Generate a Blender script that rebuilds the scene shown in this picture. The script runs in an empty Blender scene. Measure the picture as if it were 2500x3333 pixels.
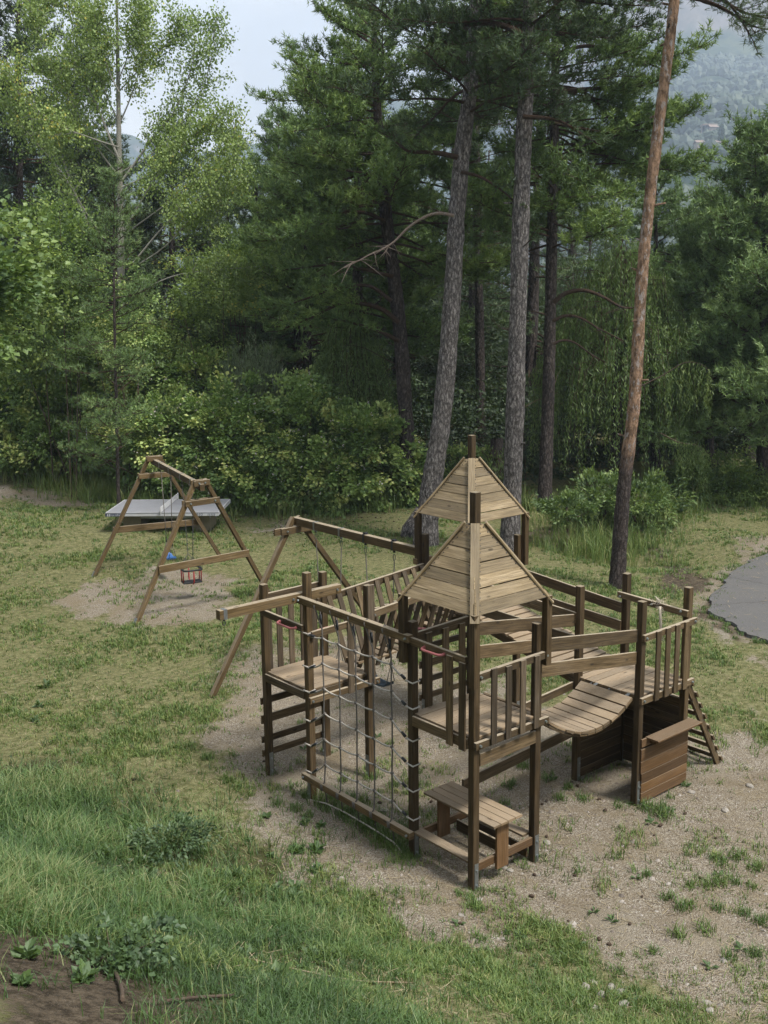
import bpy, math, random
import numpy as np
from mathutils import Vector, Matrix
rad = math.radians
random.seed(7); rng = np.random.default_rng(11)
scene = bpy.context.scene; COL = scene.collection

# ------------------------------------------------------------------ camera
CAM = np.array([-7.84395, -11.88569, 6.51577]); FPX, PW, PH = 3503.27, 2500, 3333
FW = np.array([0.63149759, 0.75104824, -0.1927105]); RT = np.array([0.76393054, -0.64520139, -0.01119331]); UP = np.array([0.1327438, 0.14014889, 0.98119181])
HF = np.array([0.64357, 0.76537, 0.0]); HR = np.array([0.76537, -0.64357, 0.0])     # horizontal forward and right of the viewer
cd = bpy.data.cameras.new('camera'); cam = bpy.data.objects.new('camera', cd); COL.objects.link(cam)
m = Matrix.Identity(4)
for i in range(3):
    m[i][0], m[i][1], m[i][2], m[i][3] = RT[i], UP[i], -FW[i], CAM[i]
cam.matrix_world = m
cd.sensor_fit = 'VERTICAL'; cd.sensor_height = 24.0; cd.lens = FPX / PH * 24.0
cd.clip_start = 0.1; cd.clip_end = 12000
scene.camera = cam

# ------------------------------------------------------------------ world, sun, exposure
SUN_AZ = math.atan2(0.24, -0.97)       # direction towards the sun, clockwise from +Y
SUN_EL = rad(58)
w = bpy.data.worlds.new('World'); scene.world = w; w.use_nodes = True
nt = w.node_tree; N = nt.nodes; N.clear()
out = N.new('ShaderNodeOutputWorld'); bg = N.new('ShaderNodeBackground'); sky = N.new('ShaderNodeTexSky')
sky.sky_type = 'NISHITA'; sky.sun_disc = False; sky.sun_elevation = SUN_EL; sky.sun_rotation = SUN_AZ; sky.air_density = 1.2; sky.dust_density = 2.5
tc = N.new('ShaderNodeTexCoord'); mp = N.new('ShaderNodeMapping'); mp.inputs['Scale'].default_value = (1.0, 1.0, 3.2)
nz = N.new('ShaderNodeTexNoise'); nz.inputs['Scale'].default_value = 2.3; nz.inputs['Detail'].default_value = 6; nz.inputs['Roughness'].default_value = 0.5
rp = N.new('ShaderNodeValToRGB'); rp.color_ramp.elements[0].position = 0.36; rp.color_ramp.elements[0].color = (6.6, 6.55, 6.5, 1)
rp.color_ramp.elements[1].position = 0.58; rp.color_ramp.elements[1].color = (10.2, 10.0, 9.6, 1)
mx = N.new('ShaderNodeMix'); mx.data_type = 'RGBA'; mx.inputs['Factor'].default_value = 0.97
nt.links.new(tc.outputs['Generated'], mp.inputs['Vector']); nt.links.new(mp.outputs['Vector'], nz.inputs['Vector'])
nt.links.new(nz.outputs['Fac'], rp.inputs['Fac']); nt.links.new(sky.outputs['Color'], mx.inputs[6]); nt.links.new(rp.outputs['Color'], mx.inputs[7])
nt.links.new(mx.outputs[2], bg.inputs['Color']); bg.inputs['Strength'].default_value = 0.085
nt.links.new(bg.outputs['Background'], out.inputs['Surface'])
sl = bpy.data.lights.new('sun', 'SUN'); sl.energy = 5.0; sl.angle = rad(11); sl.color = (1.0, 0.95, 0.87)
so = bpy.data.objects.new('sun', sl); COL.objects.link(so)
sd = Vector((math.sin(SUN_AZ) * math.cos(SUN_EL), math.cos(SUN_AZ) * math.cos(SUN_EL), math.sin(SUN_EL)))
so.rotation_euler = sd.to_track_quat('Z', 'Y').to_euler(); so.location = (0, 0, 60)
vs = scene.view_settings
scene.display_settings.display_device = 'sRGB'; vs.view_transform = 'Standard'; vs.look = 'None'; vs.exposure = 0.54; vs.gamma = 1.0; vs.use_curve_mapping = False
cy = scene.cycles
cy.use_denoising = True; cy.max_bounces = 7; cy.diffuse_bounces = 3; cy.transmission_bounces = 4; cy.volume_bounces = 2; cy.transparent_max_bounces = 4
cy.use_adaptive_sampling = True; cy.adaptive_threshold = 0.02; cy.caustics_reflective = False; cy.caustics_refractive = False

# ------------------------------------------------------------------ small maths
def ray(px, py): return FW + RT * ((px - PW / 2) / FPX) - UP * ((py - PH / 2) / FPX)
def at(px, py, D):
    d = ray(px, py); return CAM + d * (D / (d @ HF))
def hashn(ix, iy, s):
    n = (ix * 374761393 + iy * 668265263 + s * 974711) & 0x7fffffff
    n = (n ^ (n >> 13)) * 1274126177 & 0x7fffffff
    return ((n ^ (n >> 16)) & 0xffff) / 65535.0
def vnoise(x, y, s=0):
    x = np.asarray(x, float); y = np.asarray(y, float)
    ix = np.floor(x).astype(np.int64); iy = np.floor(y).astype(np.int64); fx = x - ix; fy = y - iy
    fx = fx * fx * (3 - 2 * fx); fy = fy * fy * (3 - 2 * fy)
    a = hashn(ix, iy, s); b = hashn(ix + 1, iy, s); c = hashn(ix, iy + 1, s); d = hashn(ix + 1, iy + 1, s)
    return (a * (1 - fx) + b * fx) * (1 - fy) + (c * (1 - fx) + d * fx) * fy
def fbm(x, y, s=0, o=3):
    return sum(vnoise(np.asarray(x) * 2 ** k, np.asarray(y) * 2 ** k, s + k * 17) * 0.5 ** (k + 1) for k in range(o))
def splus(t, k=0.6): return np.where(t > 20 * k, t, k * np.log1p(np.exp(np.minimum(t / k, 20))))
def H(x, y):
    """Height of the ground."""
    x = np.asarray(x, float); y = np.asarray(y, float)
    rx, ry = x - CAM[0], y - CAM[1]
    D = rx * HF[0] + ry * HF[1]; L = rx * HR[0] + ry * HR[1]
    bank = 0.46 * splus(10.0 - 0.62 * L - D); bank = np.minimum(bank, 4.9)
    bank = bank * np.clip((13.5 + 0.0 * L) / 13.5, 0, 1)
    far = -0.16 * splus(D - 56, 5.0); far = np.maximum(far, -45)
    mound = 0.08 * np.exp(-(((x - 7.6) / 2.6) ** 2 + ((y - 15.9) / 3.0) ** 2)) + 0.25 * np.exp(-(((L + 9) / 4) ** 2 + ((D - 31) / 4) ** 2))
    rise = 1.25 * np.exp(-(((L + 14) / 7) ** 2 + ((D - 42) / 4.5) ** 2))
    dip = -0.45 * np.exp(-(((x - 15.0) / 1.7) ** 2 + ((y - 5.2) / 2.2) ** 2))
    n = (fbm(x * 0.55, y * 0.55, 3) - 0.44) * 0.13
    inplay = np.exp(-(((x - 2) / 3.4) ** 2 + ((y + 2) / 3.6) ** 2))
    return bank + far + mound + rise + dip + n * (1 - 0.85 * inplay)
def G(px, py):
    """The ground point seen at a photograph position."""
    d = ray(px, py); z = 0.0
    for _ in range(24):
        p = CAM + d * ((z - CAM[2]) / d[2]); z = 0.5 * z + 0.5 * float(H(p[0], p[1]))
    return p
def P(u, v, h): return np.array([u, -v, h], float)
def unit(a): a = np.asarray(a, float); return a / max(np.linalg.norm(a), 1e-9)

# ------------------------------------------------------------------ objects
ROOT = {}
def root_loc(o):
    while o.parent is not None: o = o.parent
    return ROOT.get(o.name, (0, 0, 0))
def tag(o, label=None, cat=None, group=None, kind=None):
    for k, v in (('label', label), ('category', cat), ('group', group), ('kind', kind)):
        if v: o[k] = v
    return o
def thing(name, label, cat, loc=(0, 0, 0), group=None):
    o = bpy.data.objects.new(name, None); COL.objects.link(o); o.location = tuple(float(c) for c in loc); o.empty_display_size = 0.2
    ROOT[o.name] = np.array(loc, float); return tag(o, label, cat, group)
def sub_empty(name, parent):
    o = bpy.data.objects.new(name, None); COL.objects.link(o); o.parent = parent; return o
def link_mesh(name, me, mat, parent=None):
    o = bpy.data.objects.new(name, me); COL.objects.link(o)
    if mat is not None: me.materials.append(mat)
    if parent is not None: o.parent = parent
    return o
def raw_mesh(name, V, F, rnd=None, smooth=False, uv=None):
    """V (n,3); F (m,k) of one face size."""
    me = bpy.data.meshes.new(name); V = np.ascontiguousarray(V, np.float32); F = np.ascontiguousarray(F, np.int32); k = F.shape[1]
    me.vertices.add(len(V)); me.vertices.foreach_set('co', V.ravel())
    me.loops.add(F.size); me.loops.foreach_set('vertex_index', F.ravel())
    me.polygons.add(len(F)); me.polygons.foreach_set('loop_start', np.arange(0, F.size, k, dtype=np.int32)); me.polygons.foreach_set('loop_total', np.full(len(F), k, np.int32))
    me.polygons.foreach_set('use_smooth', np.full(len(F), smooth))
    if rnd is not None:
        a = me.attributes.new('rnd', 'FLOAT', 'POINT'); a.data.foreach_set('value', np.ascontiguousarray(rnd, np.float32))
    me.update(calc_edges=True); return me

class MB:
    """Collects boards, bars and tubes for ONE mesh."""
    def __init__(s): s.v = []; s.f = []; s.uv = []; s.r = []; s.sm = []
    def _prism(s, rings, cap=True, rnd=None, smooth=False, uvo=None):
        b = len(s.v); k = len(rings[0]); rnd = random.random() if rnd is None else rnd; o = random.random() * 40 if uvo is None else uvo; o2 = random.random() * 20
        L = [0.0]
        for i in range(1, len(rings)): L.append(L[-1] + float(np.linalg.norm(np.mean(rings[i], 0) - np.mean(rings[i - 1], 0))))
        per = [0.0]
        for j in range(k): per.append(per[-1] + float(np.linalg.norm(rings[0][(j + 1) % k] - rings[0][j])))
        for rg in rings:
            for q in rg: s.v.append(tuple(q)); s.r.append(rnd)
        for i in range(len(rings) - 1):
            for j in range(k):
                j2 = (j + 1) % k
                s.f.append((b + i * k + j, b + i * k + j2, b + (i + 1) * k + j2, b + (i + 1) * k + j))
                s.uv.append(((o + L[i], o2 + per[j]), (o + L[i], o2 + per[j + 1]), (o + L[i + 1], o2 + per[j + 1]), (o + L[i + 1], o2 + per[j]))); s.sm.append(smooth)
        if cap:
            for i, rev in ((0, True), (len(rings) - 1, False)):
                idx = [b + i * k + j for j in range(k)]
                c = np.mean(rings[i], 0); e1 = unit(rings[i][1] - rings[i][0]); nn = unit(np.cross(e1, rings[i][2] - rings[i][0])); e2 = np.cross(nn, e1)
                uvs = [(o + float((q - c) @ e1) * 0.25, o2 + float((q - c) @ e2)) for q in rings[i]]
                if rev: idx.reverse(); uvs.reverse()
                s.f.append(tuple(idx)); s.uv.append(tuple(uvs)); s.sm.append(False)
    def beam(s, p0, p1, wd, ht, side=None, ch=0.004, rnd=None):
        p0 = np.asarray(p0, float); p1 = np.asarray(p1, float); a = unit(p1 - p0)
        if side is None:
            side = np.cross([0, 0, 1], a) if abs(a[2]) < 0.95 else np.array([1.0, 0, 0])
        sd_ = np.asarray(side, float); sd_ = unit(sd_ - a * (sd_ @ a)); up = np.cross(a, sd_)
        x, y = wd / 2, ht / 2; c = min(ch, x * 0.4, y * 0.4)
        sec = [(-x + c, -y), (x - c, -y), (x, -y + c), (x, y - c), (x - c, y), (-x + c, y), (-x, y - c), (-x, -y + c)]
        s._prism([[p + sd_ * i + up * j for i, j in sec] for p in (p0, p1)], rnd=rnd); return s
    def box(s, lo, hi, ch=0.003, rnd=None):
        lo = np.asarray(lo, float); hi = np.asarray(hi, float); d = hi - lo; k = int(np.argmax(d)); c = (lo + hi) / 2
        a = np.zeros(3); a[k] = d[k] / 2; i, j = [q for q in range(3) if q != k]
        sd_ = np.zeros(3); sd_[i] = 1; return s.beam(c - a, c + a, d[i], d[j], side=sd_, ch=ch, rnd=rnd)
    def tube(s, pts, r, n=6, rnd=None, smooth=True, cap=True):
        pts = [np.asarray(q, float) for q in pts]; r = [r] * len(pts) if np.isscalar(r) else r
        t0 = unit(pts[1] - pts[0]); sd_ = unit(np.cross(t0, [0.31, 0.2, 0.93] if abs(t0[2]) < 0.9 else [1, 0.1, 0])); rings = []
        for i, q in enumerate(pts):
            t = unit(pts[min(i + 1, len(pts) - 1)] - pts[max(i - 1, 0)]); sd_ = unit(sd_ - t * (sd_ @ t)); b = np.cross(t, sd_)
            rings.append([q + (sd_ * math.cos(6.28318 * j / n) + b * math.sin(6.28318 * j / n)) * r[i] for j in range(n)])
        s._prism(rings, rnd=rnd, smooth=smooth, cap=cap); return s
    def poly(s, pts, th, rnd=None):
        """A flat board of any outline, thickness th, below its face."""
        pts = [np.asarray(q, float) for q in pts]; nn = unit(np.cross(pts[1] - pts[0], pts[2] - pts[0]))
        b = len(s.v); k = len(pts); rnd = random.random() if rnd is None else rnd; o, o2 = random.random() * 40, random.random() * 20
        e1 = unit(pts[1] - pts[0]); e2 = np.cross(nn, e1)
        for q in pts: s.v.append(tuple(q)); s.r.append(rnd)
        for q in pts: s.v.append(tuple(q - nn * th)); s.r.append(rnd)
        uvs = [(o + float((q - pts[0]) @ e1), o2 + float((q - pts[0]) @ e2)) for q in pts]
        s.f.append(tuple(range(b, b + k))); s.uv.append(tuple(uvs)); s.sm.append(False)
        s.f.append(tuple(range(b + 2 * k - 1, b + k - 1, -1))); s.uv.append(tuple(reversed(uvs))); s.sm.append(False)
        for j in range(k):
            j2 = (j + 1) % k; s.f.append((b + j2, b + j, b + k + j, b + k + j2)); s.uv.append((uvs[j2], uvs[j], uvs[j], uvs[j2])); s.sm.append(False)
        return s
    def build(s, name, mat, parent=None):
        off = root_loc(parent) if parent is not None else np.zeros(3)
        me = bpy.data.meshes.new(name); me.from_pydata([tuple(np.asarray(q) - off) for q in s.v], [], s.f)
        ul = me.uv_layers.new(name='UVMap'); ul.data.foreach_set('uv', np.array([c for f in s.uv for c in f], np.float32).ravel())
        a = me.attributes.new('rnd', 'FLOAT', 'POINT'); a.data.foreach_set('value', np.array(s.r, np.float32))
        me.polygons.foreach_set('use_smooth', np.array(s.sm)); me.update()
        return link_mesh(name, me, mat, parent)

# ------------------------------------------------------------------ materials
def mat_base(name):
    m = bpy.data.materials.new(name); m.use_nodes = True; n = m.node_tree.nodes; l = m.node_tree.links; b = n['Principled BSDF']
    return m, n, l, b
def ramp(n, stops):
    r = n.new('ShaderNodeValToRGB'); e = r.color_ramp.elements
    while len(e) < len(stops): e.new(0.5)
    for el, (p, c) in zip(e, stops): el.position = p; el.color = (*c, 1)
    return r
def noise(n, l, vec, scale, detail=4, rough=0.6, mscale=None):
    t = n.new('ShaderNodeTexNoise'); t.inputs['Scale'].default_value = scale; t.inputs['Detail'].default_value = detail; t.inputs['Roughness'].default_value = rough
    if mscale is not None:
        mp = n.new('ShaderNodeMapping'); mp.inputs['Scale'].default_value = mscale; l.new(vec, mp.inputs['Vector']); vec = mp.outputs['Vector']
    l.new(vec, t.inputs['Vector']); return t
def mixc(n, l, fac, a, b, mode='MIX'):
    x = n.new('ShaderNodeMix'); x.data_type = 'RGBA'; x.blend_type = mode
    for sock, val in ((0, fac), (6, a), (7, b)):
        if hasattr(val, 'is_output'): l.new(val, x.inputs[sock])
        else: x.inputs[sock].default_value = val if sock == 0 else (*val, 1)
    return x.outputs[2]
def mth(n, l, op, a, b=0.0, clamp=False):
    x = n.new('ShaderNodeMath'); x.operation = op; x.use_clamp = clamp
    for i, val in enumerate((a, b)):
        if hasattr(val, 'is_output'): l.new(val, x.inputs[i])
        else: x.inputs[i].default_value = val
    return x.outputs[0]
def attr(n, name='rnd'):
    a = n.new('ShaderNodeAttribute'); a.attribute_name = name; return a.outputs['Fac']
def wood(name, dark, light, grey, weather=0.6, knots=True, rough=0.82, blotch=0.5):
    m, n, l, b = mat_base(name)
    uv = n.new('ShaderNodeUVMap'); uv.uv_map = 'UVMap'; uvo = uv.outputs['UV']
    g1 = noise(n, l, uvo, 1.0, 5, 0.65, (2.2, 55, 1)); g2 = noise(n, l, uvo, 1.0, 3, 0.55, (1.3, 7, 1)); g3 = noise(n, l, uvo, 1.0, 6, 0.7, (9, 240, 1))
    base = mixc(n, l, ramp_out(n, l, g1.outputs['Fac'], 0.3, 0.72), dark, light)
    r = attr(n)
    v = n.new('ShaderNodeHueSaturation'); l.new(base, v.inputs['Color']); l.new(mth(n, l, 'MULTIPLY_ADD', r, 0.5), v.inputs['Value'])
    v.inputs['Value'].default_value = 1
    ma = n.new('ShaderNodeMath'); ma.operation = 'MULTIPLY_ADD'; l.new(r, ma.inputs[0]); ma.inputs[1].default_value = 0.8; ma.inputs[2].default_value = 0.62; l.new(ma.outputs[0], v.inputs['Value'])
    sa = n.new('ShaderNodeMath'); sa.operation = 'MULTIPLY_ADD'; l.new(g2.outputs['Fac'], sa.inputs[0]); sa.inputs[1].default_value = 0.6; sa.inputs[2].default_value = 0.82; l.new(sa.outputs[0], v.inputs['Saturation'])
    col = v.outputs['Color']
    bl = ramp_out(n, l, g2.outputs['Fac'], 0.42, 0.75)
    col = mixc(n, l, mth(n, l, 'MULTIPLY', bl, blotch), col, tuple(c * 0.5 for c in dark))
    # weathered, bleached upper faces
    ge = n.new('ShaderNodeNewGeometry'); sp = n.new('ShaderNodeSeparateXYZ'); l.new(ge.outputs['True Normal'], sp.inputs[0])
    upf = ramp_out(n, l, sp.outputs['Z'], 0.3, 0.9)
    wf = mth(n, l, 'MULTIPLY', upf, ramp_out(n, l, g3.outputs['Fac'], 0.25, 0.6))
    col = mixc(n, l, mth(n, l, 'MULTIPLY', wf, weather), col, grey)
    if knots:
        vo = n.new('ShaderNodeTexVoronoi'); mp = n.new('ShaderNodeMapping'); mp.inputs['Scale'].default_value = (2.6, 7.5, 1); l.new(uvo, mp.inputs['Vector']); l.new(mp.outputs['Vector'], vo.inputs['Vector']); vo.inputs['Scale'].default_value = 1
        kf = ramp_out(n, l, vo.outputs['Distance'], 0.13, 0.07)
        col = mixc(n, l, mth(n, l, 'MULTIPLY', kf, 0.75), col, tuple(c * 0.32 for c in dark))
    ck = ramp_out(n, l, g3.outputs['Fac'], 0.36, 0.28); col = mixc(n, l, mth(n, l, 'MULTIPLY', ck, 0.5), col, tuple(c * 0.3 for c in dark))
    l.new(col, b.inputs['Base Color']); b.inputs['Roughness'].default_value = rough; b.inputs['Specular IOR Level'].default_value = 0.25
    bp = n.new('ShaderNodeBump'); bp.inputs['Strength'].default_value = 0.5; bp.inputs['Distance'].default_value = 0.006; l.new(g1.outputs['Fac'], bp.inputs['Height']); l.new(bp.outputs['Normal'], b.inputs['Normal'])
    return m
def ramp_out(n, l, src, a, b_):
    x = n.new('ShaderNodeMapRange'); x.interpolation_type = 'SMOOTHSTEP' if a < b_ else 'LINEAR'; x.clamp = True
    x.inputs['From Min'].default_value = a; x.inputs['From Max'].default_value = b_; l.new(src, x.inputs['Value']); return x.outputs['Result']
def plain(name, c, rough=0.6, metal=0.0, var=0.25, scale=30, spec=0.4):
    m, n, l, b = mat_base(name); t = n.new('ShaderNodeTexCoord'); k = noise(n, l, t.outputs['Object'], scale, 5, 0.65)
    l.new(mixc(n, l, ramp_out(n, l, k.outputs['Fac'], 0.3, 0.7), tuple(q * (1 - var) for q in c), tuple(min(1, q * (1 + var)) for q in c)), b.inputs['Base Color'])
    b.inputs['Roughness'].default_value = rough; b.inputs['Metallic'].default_value = metal; b.inputs['Specular IOR Level'].default_value = spec; return m
def leafmat(name, stops, trans=0.35, rough=0.6, hv=0.0, bl=1.0):
    m, n, l, b = mat_base(name); n.remove(b); o = n['Material Output']
    r = ramp(n, stops); l.new(attr(n), r.inputs['Fac']); c = r.outputs['Color']
    d = n.new('ShaderNodeBsdfDiffuse'); t = n.new('ShaderNodeBsdfTranslucent'); g = n.new('ShaderNodeBsdfGlossy'); g.inputs['Roughness'].default_value = rough
    l.new(c, d.inputs['Color']); l.new(mixc(n, l, 0.55, c, (0.14 * bl, 0.2 * bl, 0.03 * bl)), t.inputs['Color']); g.inputs['Color'].default_value = (0.8, 0.85, 0.8, 1)
    x = n.new('ShaderNodeMixShader'); x.inputs[0].default_value = trans; l.new(d.outputs[0], x.inputs[1]); l.new(t.outputs[0], x.inputs[2])
    y = n.new('ShaderNodeMixShader'); y.inputs[0].default_value = 0.05; l.new(x.outputs[0], y.inputs[1]); l.new(g.outputs[0], y.inputs[2]); l.new(y.outputs[0], o.inputs['Surface'])
    return m
def bark(name, dark, light, orange=None, z0=8, z1=10, scale=1.0):
    m, n, l, b = mat_base(name); t = n.new('ShaderNodeTexCoord'); ob = t.outputs['Object']
    v = n.new('ShaderNodeTexVoronoi'); v.feature = 'DISTANCE_TO_EDGE'; mp = n.new('ShaderNodeMapping'); mp.inputs['Scale'].default_value = (19 * scale, 19 * scale, 5.0 * scale)
    nz_ = noise(n, l, ob, 6 * scale, 5, 0.7); ad = n.new('ShaderNodeVectorMath'); ad.operation = 'MULTIPLY_ADD'; l.new(nz_.outputs['Color'], ad.inputs[0]); ad.inputs[1].default_value = (0.17, 0.17, 0.34); l.new(ob, ad.inputs[2])
    l.new(ad.outputs[0], mp.inputs['Vector']); l.new(mp.outputs['Vector'], v.inputs['Vector']); v.inputs['Scale'].default_value = 1
    f = ramp_out(n, l, v.outputs['Distance'], -0.06, 0.3); n2 = noise(n, l, ob, 30 * scale, 6, 0.8, (1, 1, .45))
    ff = mth(n, l, 'MULTIPLY', mth(n, l, 'ADD', f, 0.15), ramp_out(n, l, n2.outputs['Fac'], 0.3, 0.75), True)
    col = mixc(n, l, ff, dark, light)
    if orange:
        s = n.new('ShaderNodeSeparateXYZ'); l.new(ob, s.inputs[0]); zz = mth(n, l, 'ADD', s.outputs['Z'], mth(n, l, 'MULTIPLY', n2.outputs['Fac'], 1.2))
        n4 = noise(n, l, ob, 11, 4, 0.7, (1, 1, .4)); o2 = mixc(n, l, ramp_out(n, l, n4.outputs['Fac'], 0.38, 0.6), tuple(c * 0.42 for c in orange), orange)
        n3 = noise(n, l, ob, 7, 5, 0.7, (1.3, 1.3, 0.6)); o2 = mixc(n, l, ramp_out(n, l, n3.outputs['Fac'], 0.54, 0.6), o2, (0.3, 0.265, 0.25)); n5 = noise(n, l, ob, 5, 3, 0.6); o2 = mixc(n, l, ramp_out(n, l, n5.outputs['Fac'], 0.66, 0.72), o2, (0.05, 0.04, 0.035))
        col = mixc(n, l, ramp_out(n, l, zz, z0, z1), col, o2)
    l.new(col, b.inputs['Base Color']); b.inputs['Roughness'].default_value = 0.95; b.inputs['Specular IOR Level'].default_value = 0.15
    bp = n.new('ShaderNodeBump'); bp.inputs['Strength'].default_value = 1.0; bp.inputs['Distance'].default_value = 0.03; l.new(ff, bp.inputs['Height']); l.new(bp.outputs['Normal'], b.inputs['Normal'])
    return m

M = {}
M['post'] = wood('stained_post_wood', (0.034, 0.023, 0.0125), (0.1, 0.07, 0.039), (0.25, 0.21, 0.15), 0.9, True, blotch=0.7)
M['rail'] = wood('stained_rail_wood', (0.05, 0.035, 0.02), (0.145, 0.106, 0.064), (0.36, 0.31, 0.235), 0.95, True, blotch=0.65)
M['picket'] = wood('grey_brown_picket_wood', (0.042, 0.031, 0.021), (0.12, 0.094, 0.066), (0.24, 0.21, 0.165), 0.8, True, blotch=0.6)
M['deck'] = wood('weathered_deck_wood', (0.121, 0.086, 0.054), (0.233, 0.177, 0.119), (0.301, 0.246, 0.180), 0.7, True, blotch=0.55)
M['roof'] = wood('pale_roof_wood', (0.097, 0.071, 0.040), (0.253, 0.200, 0.126), (0.313, 0.271, 0.208), 0.55, True, blotch=0.6)
M['panel'] = wood('orange_brown_panel_wood', (0.074, 0.044, 0.023), (0.135, 0.084, 0.047), (0.186, 0.144, 0.100), 0.7, False, blotch=0.35)
M['frame'] = wood('swing_frame_wood', (0.056, 0.039, 0.02), (0.14, 0.1, 0.056), (0.3, 0.255, 0.19), 0.95, True, blotch=0.5)
M['steel'] = plain('galvanised_steel', (0.22, 0.23, 0.23), 0.5, 0.75, 0.15)
M['bolt'] = plain('zinc_bolt', (0.3, 0.34, 0.35), 0.35, 0.8, 0.1)
M['rope'] = plain('pale_grey_rope', (0.36, 0.335, 0.3), 0.9, 0, 0.3, 90)
M['darkrope'] = plain('dark_rope', (0.11, 0.1, 0.09), 0.9, 0, 0.3, 90)
M['black'] = plain('black_rubber', (0.018, 0.02, 0.024), 0.55, 0, 0.3, 40)
M['redp'] = plain('faded_red_plastic', (0.4, 0.13, 0.13), 0.45, 0, 0.12, 14)
M['redf'] = plain('red_frame_paint', (0.27, 0.028, 0.03), 0.4, 0, 0.15, 20)
M['teal'] = plain('slate_blue_plastic', (0.035, 0.055, 0.075), 0.45, 0, 0.15, 20)
M['blue'] = plain('blue_plastic', (0.05, 0.14, 0.36), 0.4, 0, 0.12, 20)
M['chain'] = plain('steel_chain', (0.1, 0.1, 0.1), 0.45, 0.6, 0.2)
M['top'] = plain('grey_table_top', (0.22, 0.225, 0.25), 0.5, 0, 0.05, 4)
M['white'] = plain('white_metal', (0.42, 0.43, 0.45), 0.5, 0, 0.05, 6)
M['navy'] = plain('navy_paint', (0.02, 0.03, 0.07), 0.5, 0, 0.1)
M['beige'] = plain('beige_table_leg', (0.2, 0.17, 0.115), 0.6, 0, 0.12, 8)
M['net'] = plain('white_net', (0.55, 0.55, 0.56), 0.7, 0, 0.05)
M['fray'] = plain('frayed_rope', (0.45, 0.4, 0.32), 0.95, 0, 0.2, 60)
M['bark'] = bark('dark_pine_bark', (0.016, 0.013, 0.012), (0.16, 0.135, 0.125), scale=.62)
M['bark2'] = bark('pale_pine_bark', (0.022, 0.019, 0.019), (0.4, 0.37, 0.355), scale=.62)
M['barko'] = bark('orange_pine_bark', (0.018, 0.014, 0.013), (0.15, 0.125, 0.115), (0.3, 0.195, 0.13), 3.3, 4.3, scale=.7)
M['palebranch'] = bark('pale_branch_bark', (0.2, 0.15, 0.12), (0.6, 0.5, 0.42), None, scale=3)
M['branch'] = bark('pine_branch_bark', (0.05, 0.033, 0.024), (0.16, 0.11, 0.08), None, scale=3)
M['poplar'] = bark('pale_poplar_bark', (0.3, 0.29, 0.25), (0.5, 0.485, 0.43), None, scale=2)
M['twig'] = plain('brown_twig', (0.07, 0.05, 0.035), 0.9, 0, 0.3, 20)
g = lambda *c: c
M['pine'] = leafmat('pine_needles', [(0, g(0.041, 0.080, 0.020)), (0.6, g(0.120, 0.203, 0.047)), (1, g(0.230, 0.324, 0.077))], 0.25)
M['pined'] = leafmat('dark_pine_needles', [(0, g(0.019, 0.040, 0.016)), (0.7, g(0.053, 0.094, 0.030)), (1, g(0.096, 0.144, 0.046))], 0.2)
M['pinel'] = leafmat('light_pine_needles', [(0, g(0.058, 0.110, 0.032)), (0.6, g(0.144, 0.235, 0.074)), (1, g(0.231, 0.330, 0.114))], 0.28)
M['popl'] = leafmat('poplar_leaves', [(0, g(0.118, 0.185, 0.040)), (0.6, g(0.228, 0.327, 0.070)), (0.95, g(0.347, 0.445, 0.115)), (1, g(0.567, 0.505, 0.081))], 0.45)
M['leaf'] = leafmat('broad_leaves', [(0, g(0.060, 0.113, 0.023)), (0.55, g(0.163, 0.262, 0.051)), (1, g(0.326, 0.408, 0.090))], 0.4)
M['shade_leaf'] = leafmat('shade_darkened_leaves', [(0, g(0.012, 0.027, 0.010)), (0.7, g(0.029, 0.056, 0.020)), (1, g(0.051, 0.085, 0.031))], 0.22)  # leaf colour darkened to stand in for the shade deep in the wood
M['herb'] = leafmat('herb_leaves', [(0, g(0.026, 0.058, 0.02)), (1, g(0.085, 0.145, 0.055))], 0.3)
M['bram'] = leafmat('bramble_leaves', [(0, g(0.078, 0.146, 0.038)), (0.5, g(0.220, 0.343, 0.088)), (0.85, g(0.438, 0.547, 0.166)), (1, g(0.658, 0.684, 0.233))], 0.38)
M['maple'] = leafmat('maple_leaves', [(0, g(0.051, 0.107, 0.028)), (0.6, g(0.115, 0.196, 0.049)), (1, g(0.204, 0.286, 0.077))], 0.4)
M['willow'] = leafmat('willow_leaves', [(0, g(0.060, 0.109, 0.024)), (0.6, g(0.143, 0.230, 0.055)), (1, g(0.264, 0.351, 0.099))], 0.45)
M['tama'] = leafmat('feathery_leaves', [(0, g(0.126, 0.176, 0.091)), (1, g(0.294, 0.365, 0.208))], 0.35)
M['oak'] = leafmat('oak_leaves', [(0, g(0.032, 0.069, 0.017)), (0.6, g(0.104, 0.178, 0.041)), (1, g(0.195, 0.264, 0.068))], 0.4)
M['flower'] = leafmat('pale_pink_petals', [(0, g(0.42, 0.36, 0.36)), (1, g(0.6, 0.55, 0.55))], 0.2)
M['grass'] = leafmat('grass_blades', [(0, g(0.051, 0.102, 0.021)), (0.45, g(0.117, 0.186, 0.037)), (0.75, g(0.193, 0.243, 0.066)), (1, g(0.346, 0.326, 0.133))], 0.3)
M['lush'] = leafmat('lush_grass_blades', [(0, g(0.019, 0.048, 0.009)), (0.5, g(0.055, 0.120, 0.024)), (0.88, g(0.112, 0.193, 0.048)), (1, g(0.231, 0.253, 0.105))], 0.32)
M['straw'] = leafmat('dry_straw', [(0, g(0.120, 0.088, 0.048)), (1, g(0.336, 0.280, 0.176))], 0.1)
M['weed'] = leafmat('weed_leaves', [(0, g(0.034, 0.075, 0.022)), (1, g(0.105, 0.173, 0.045))], 0.35)
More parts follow.
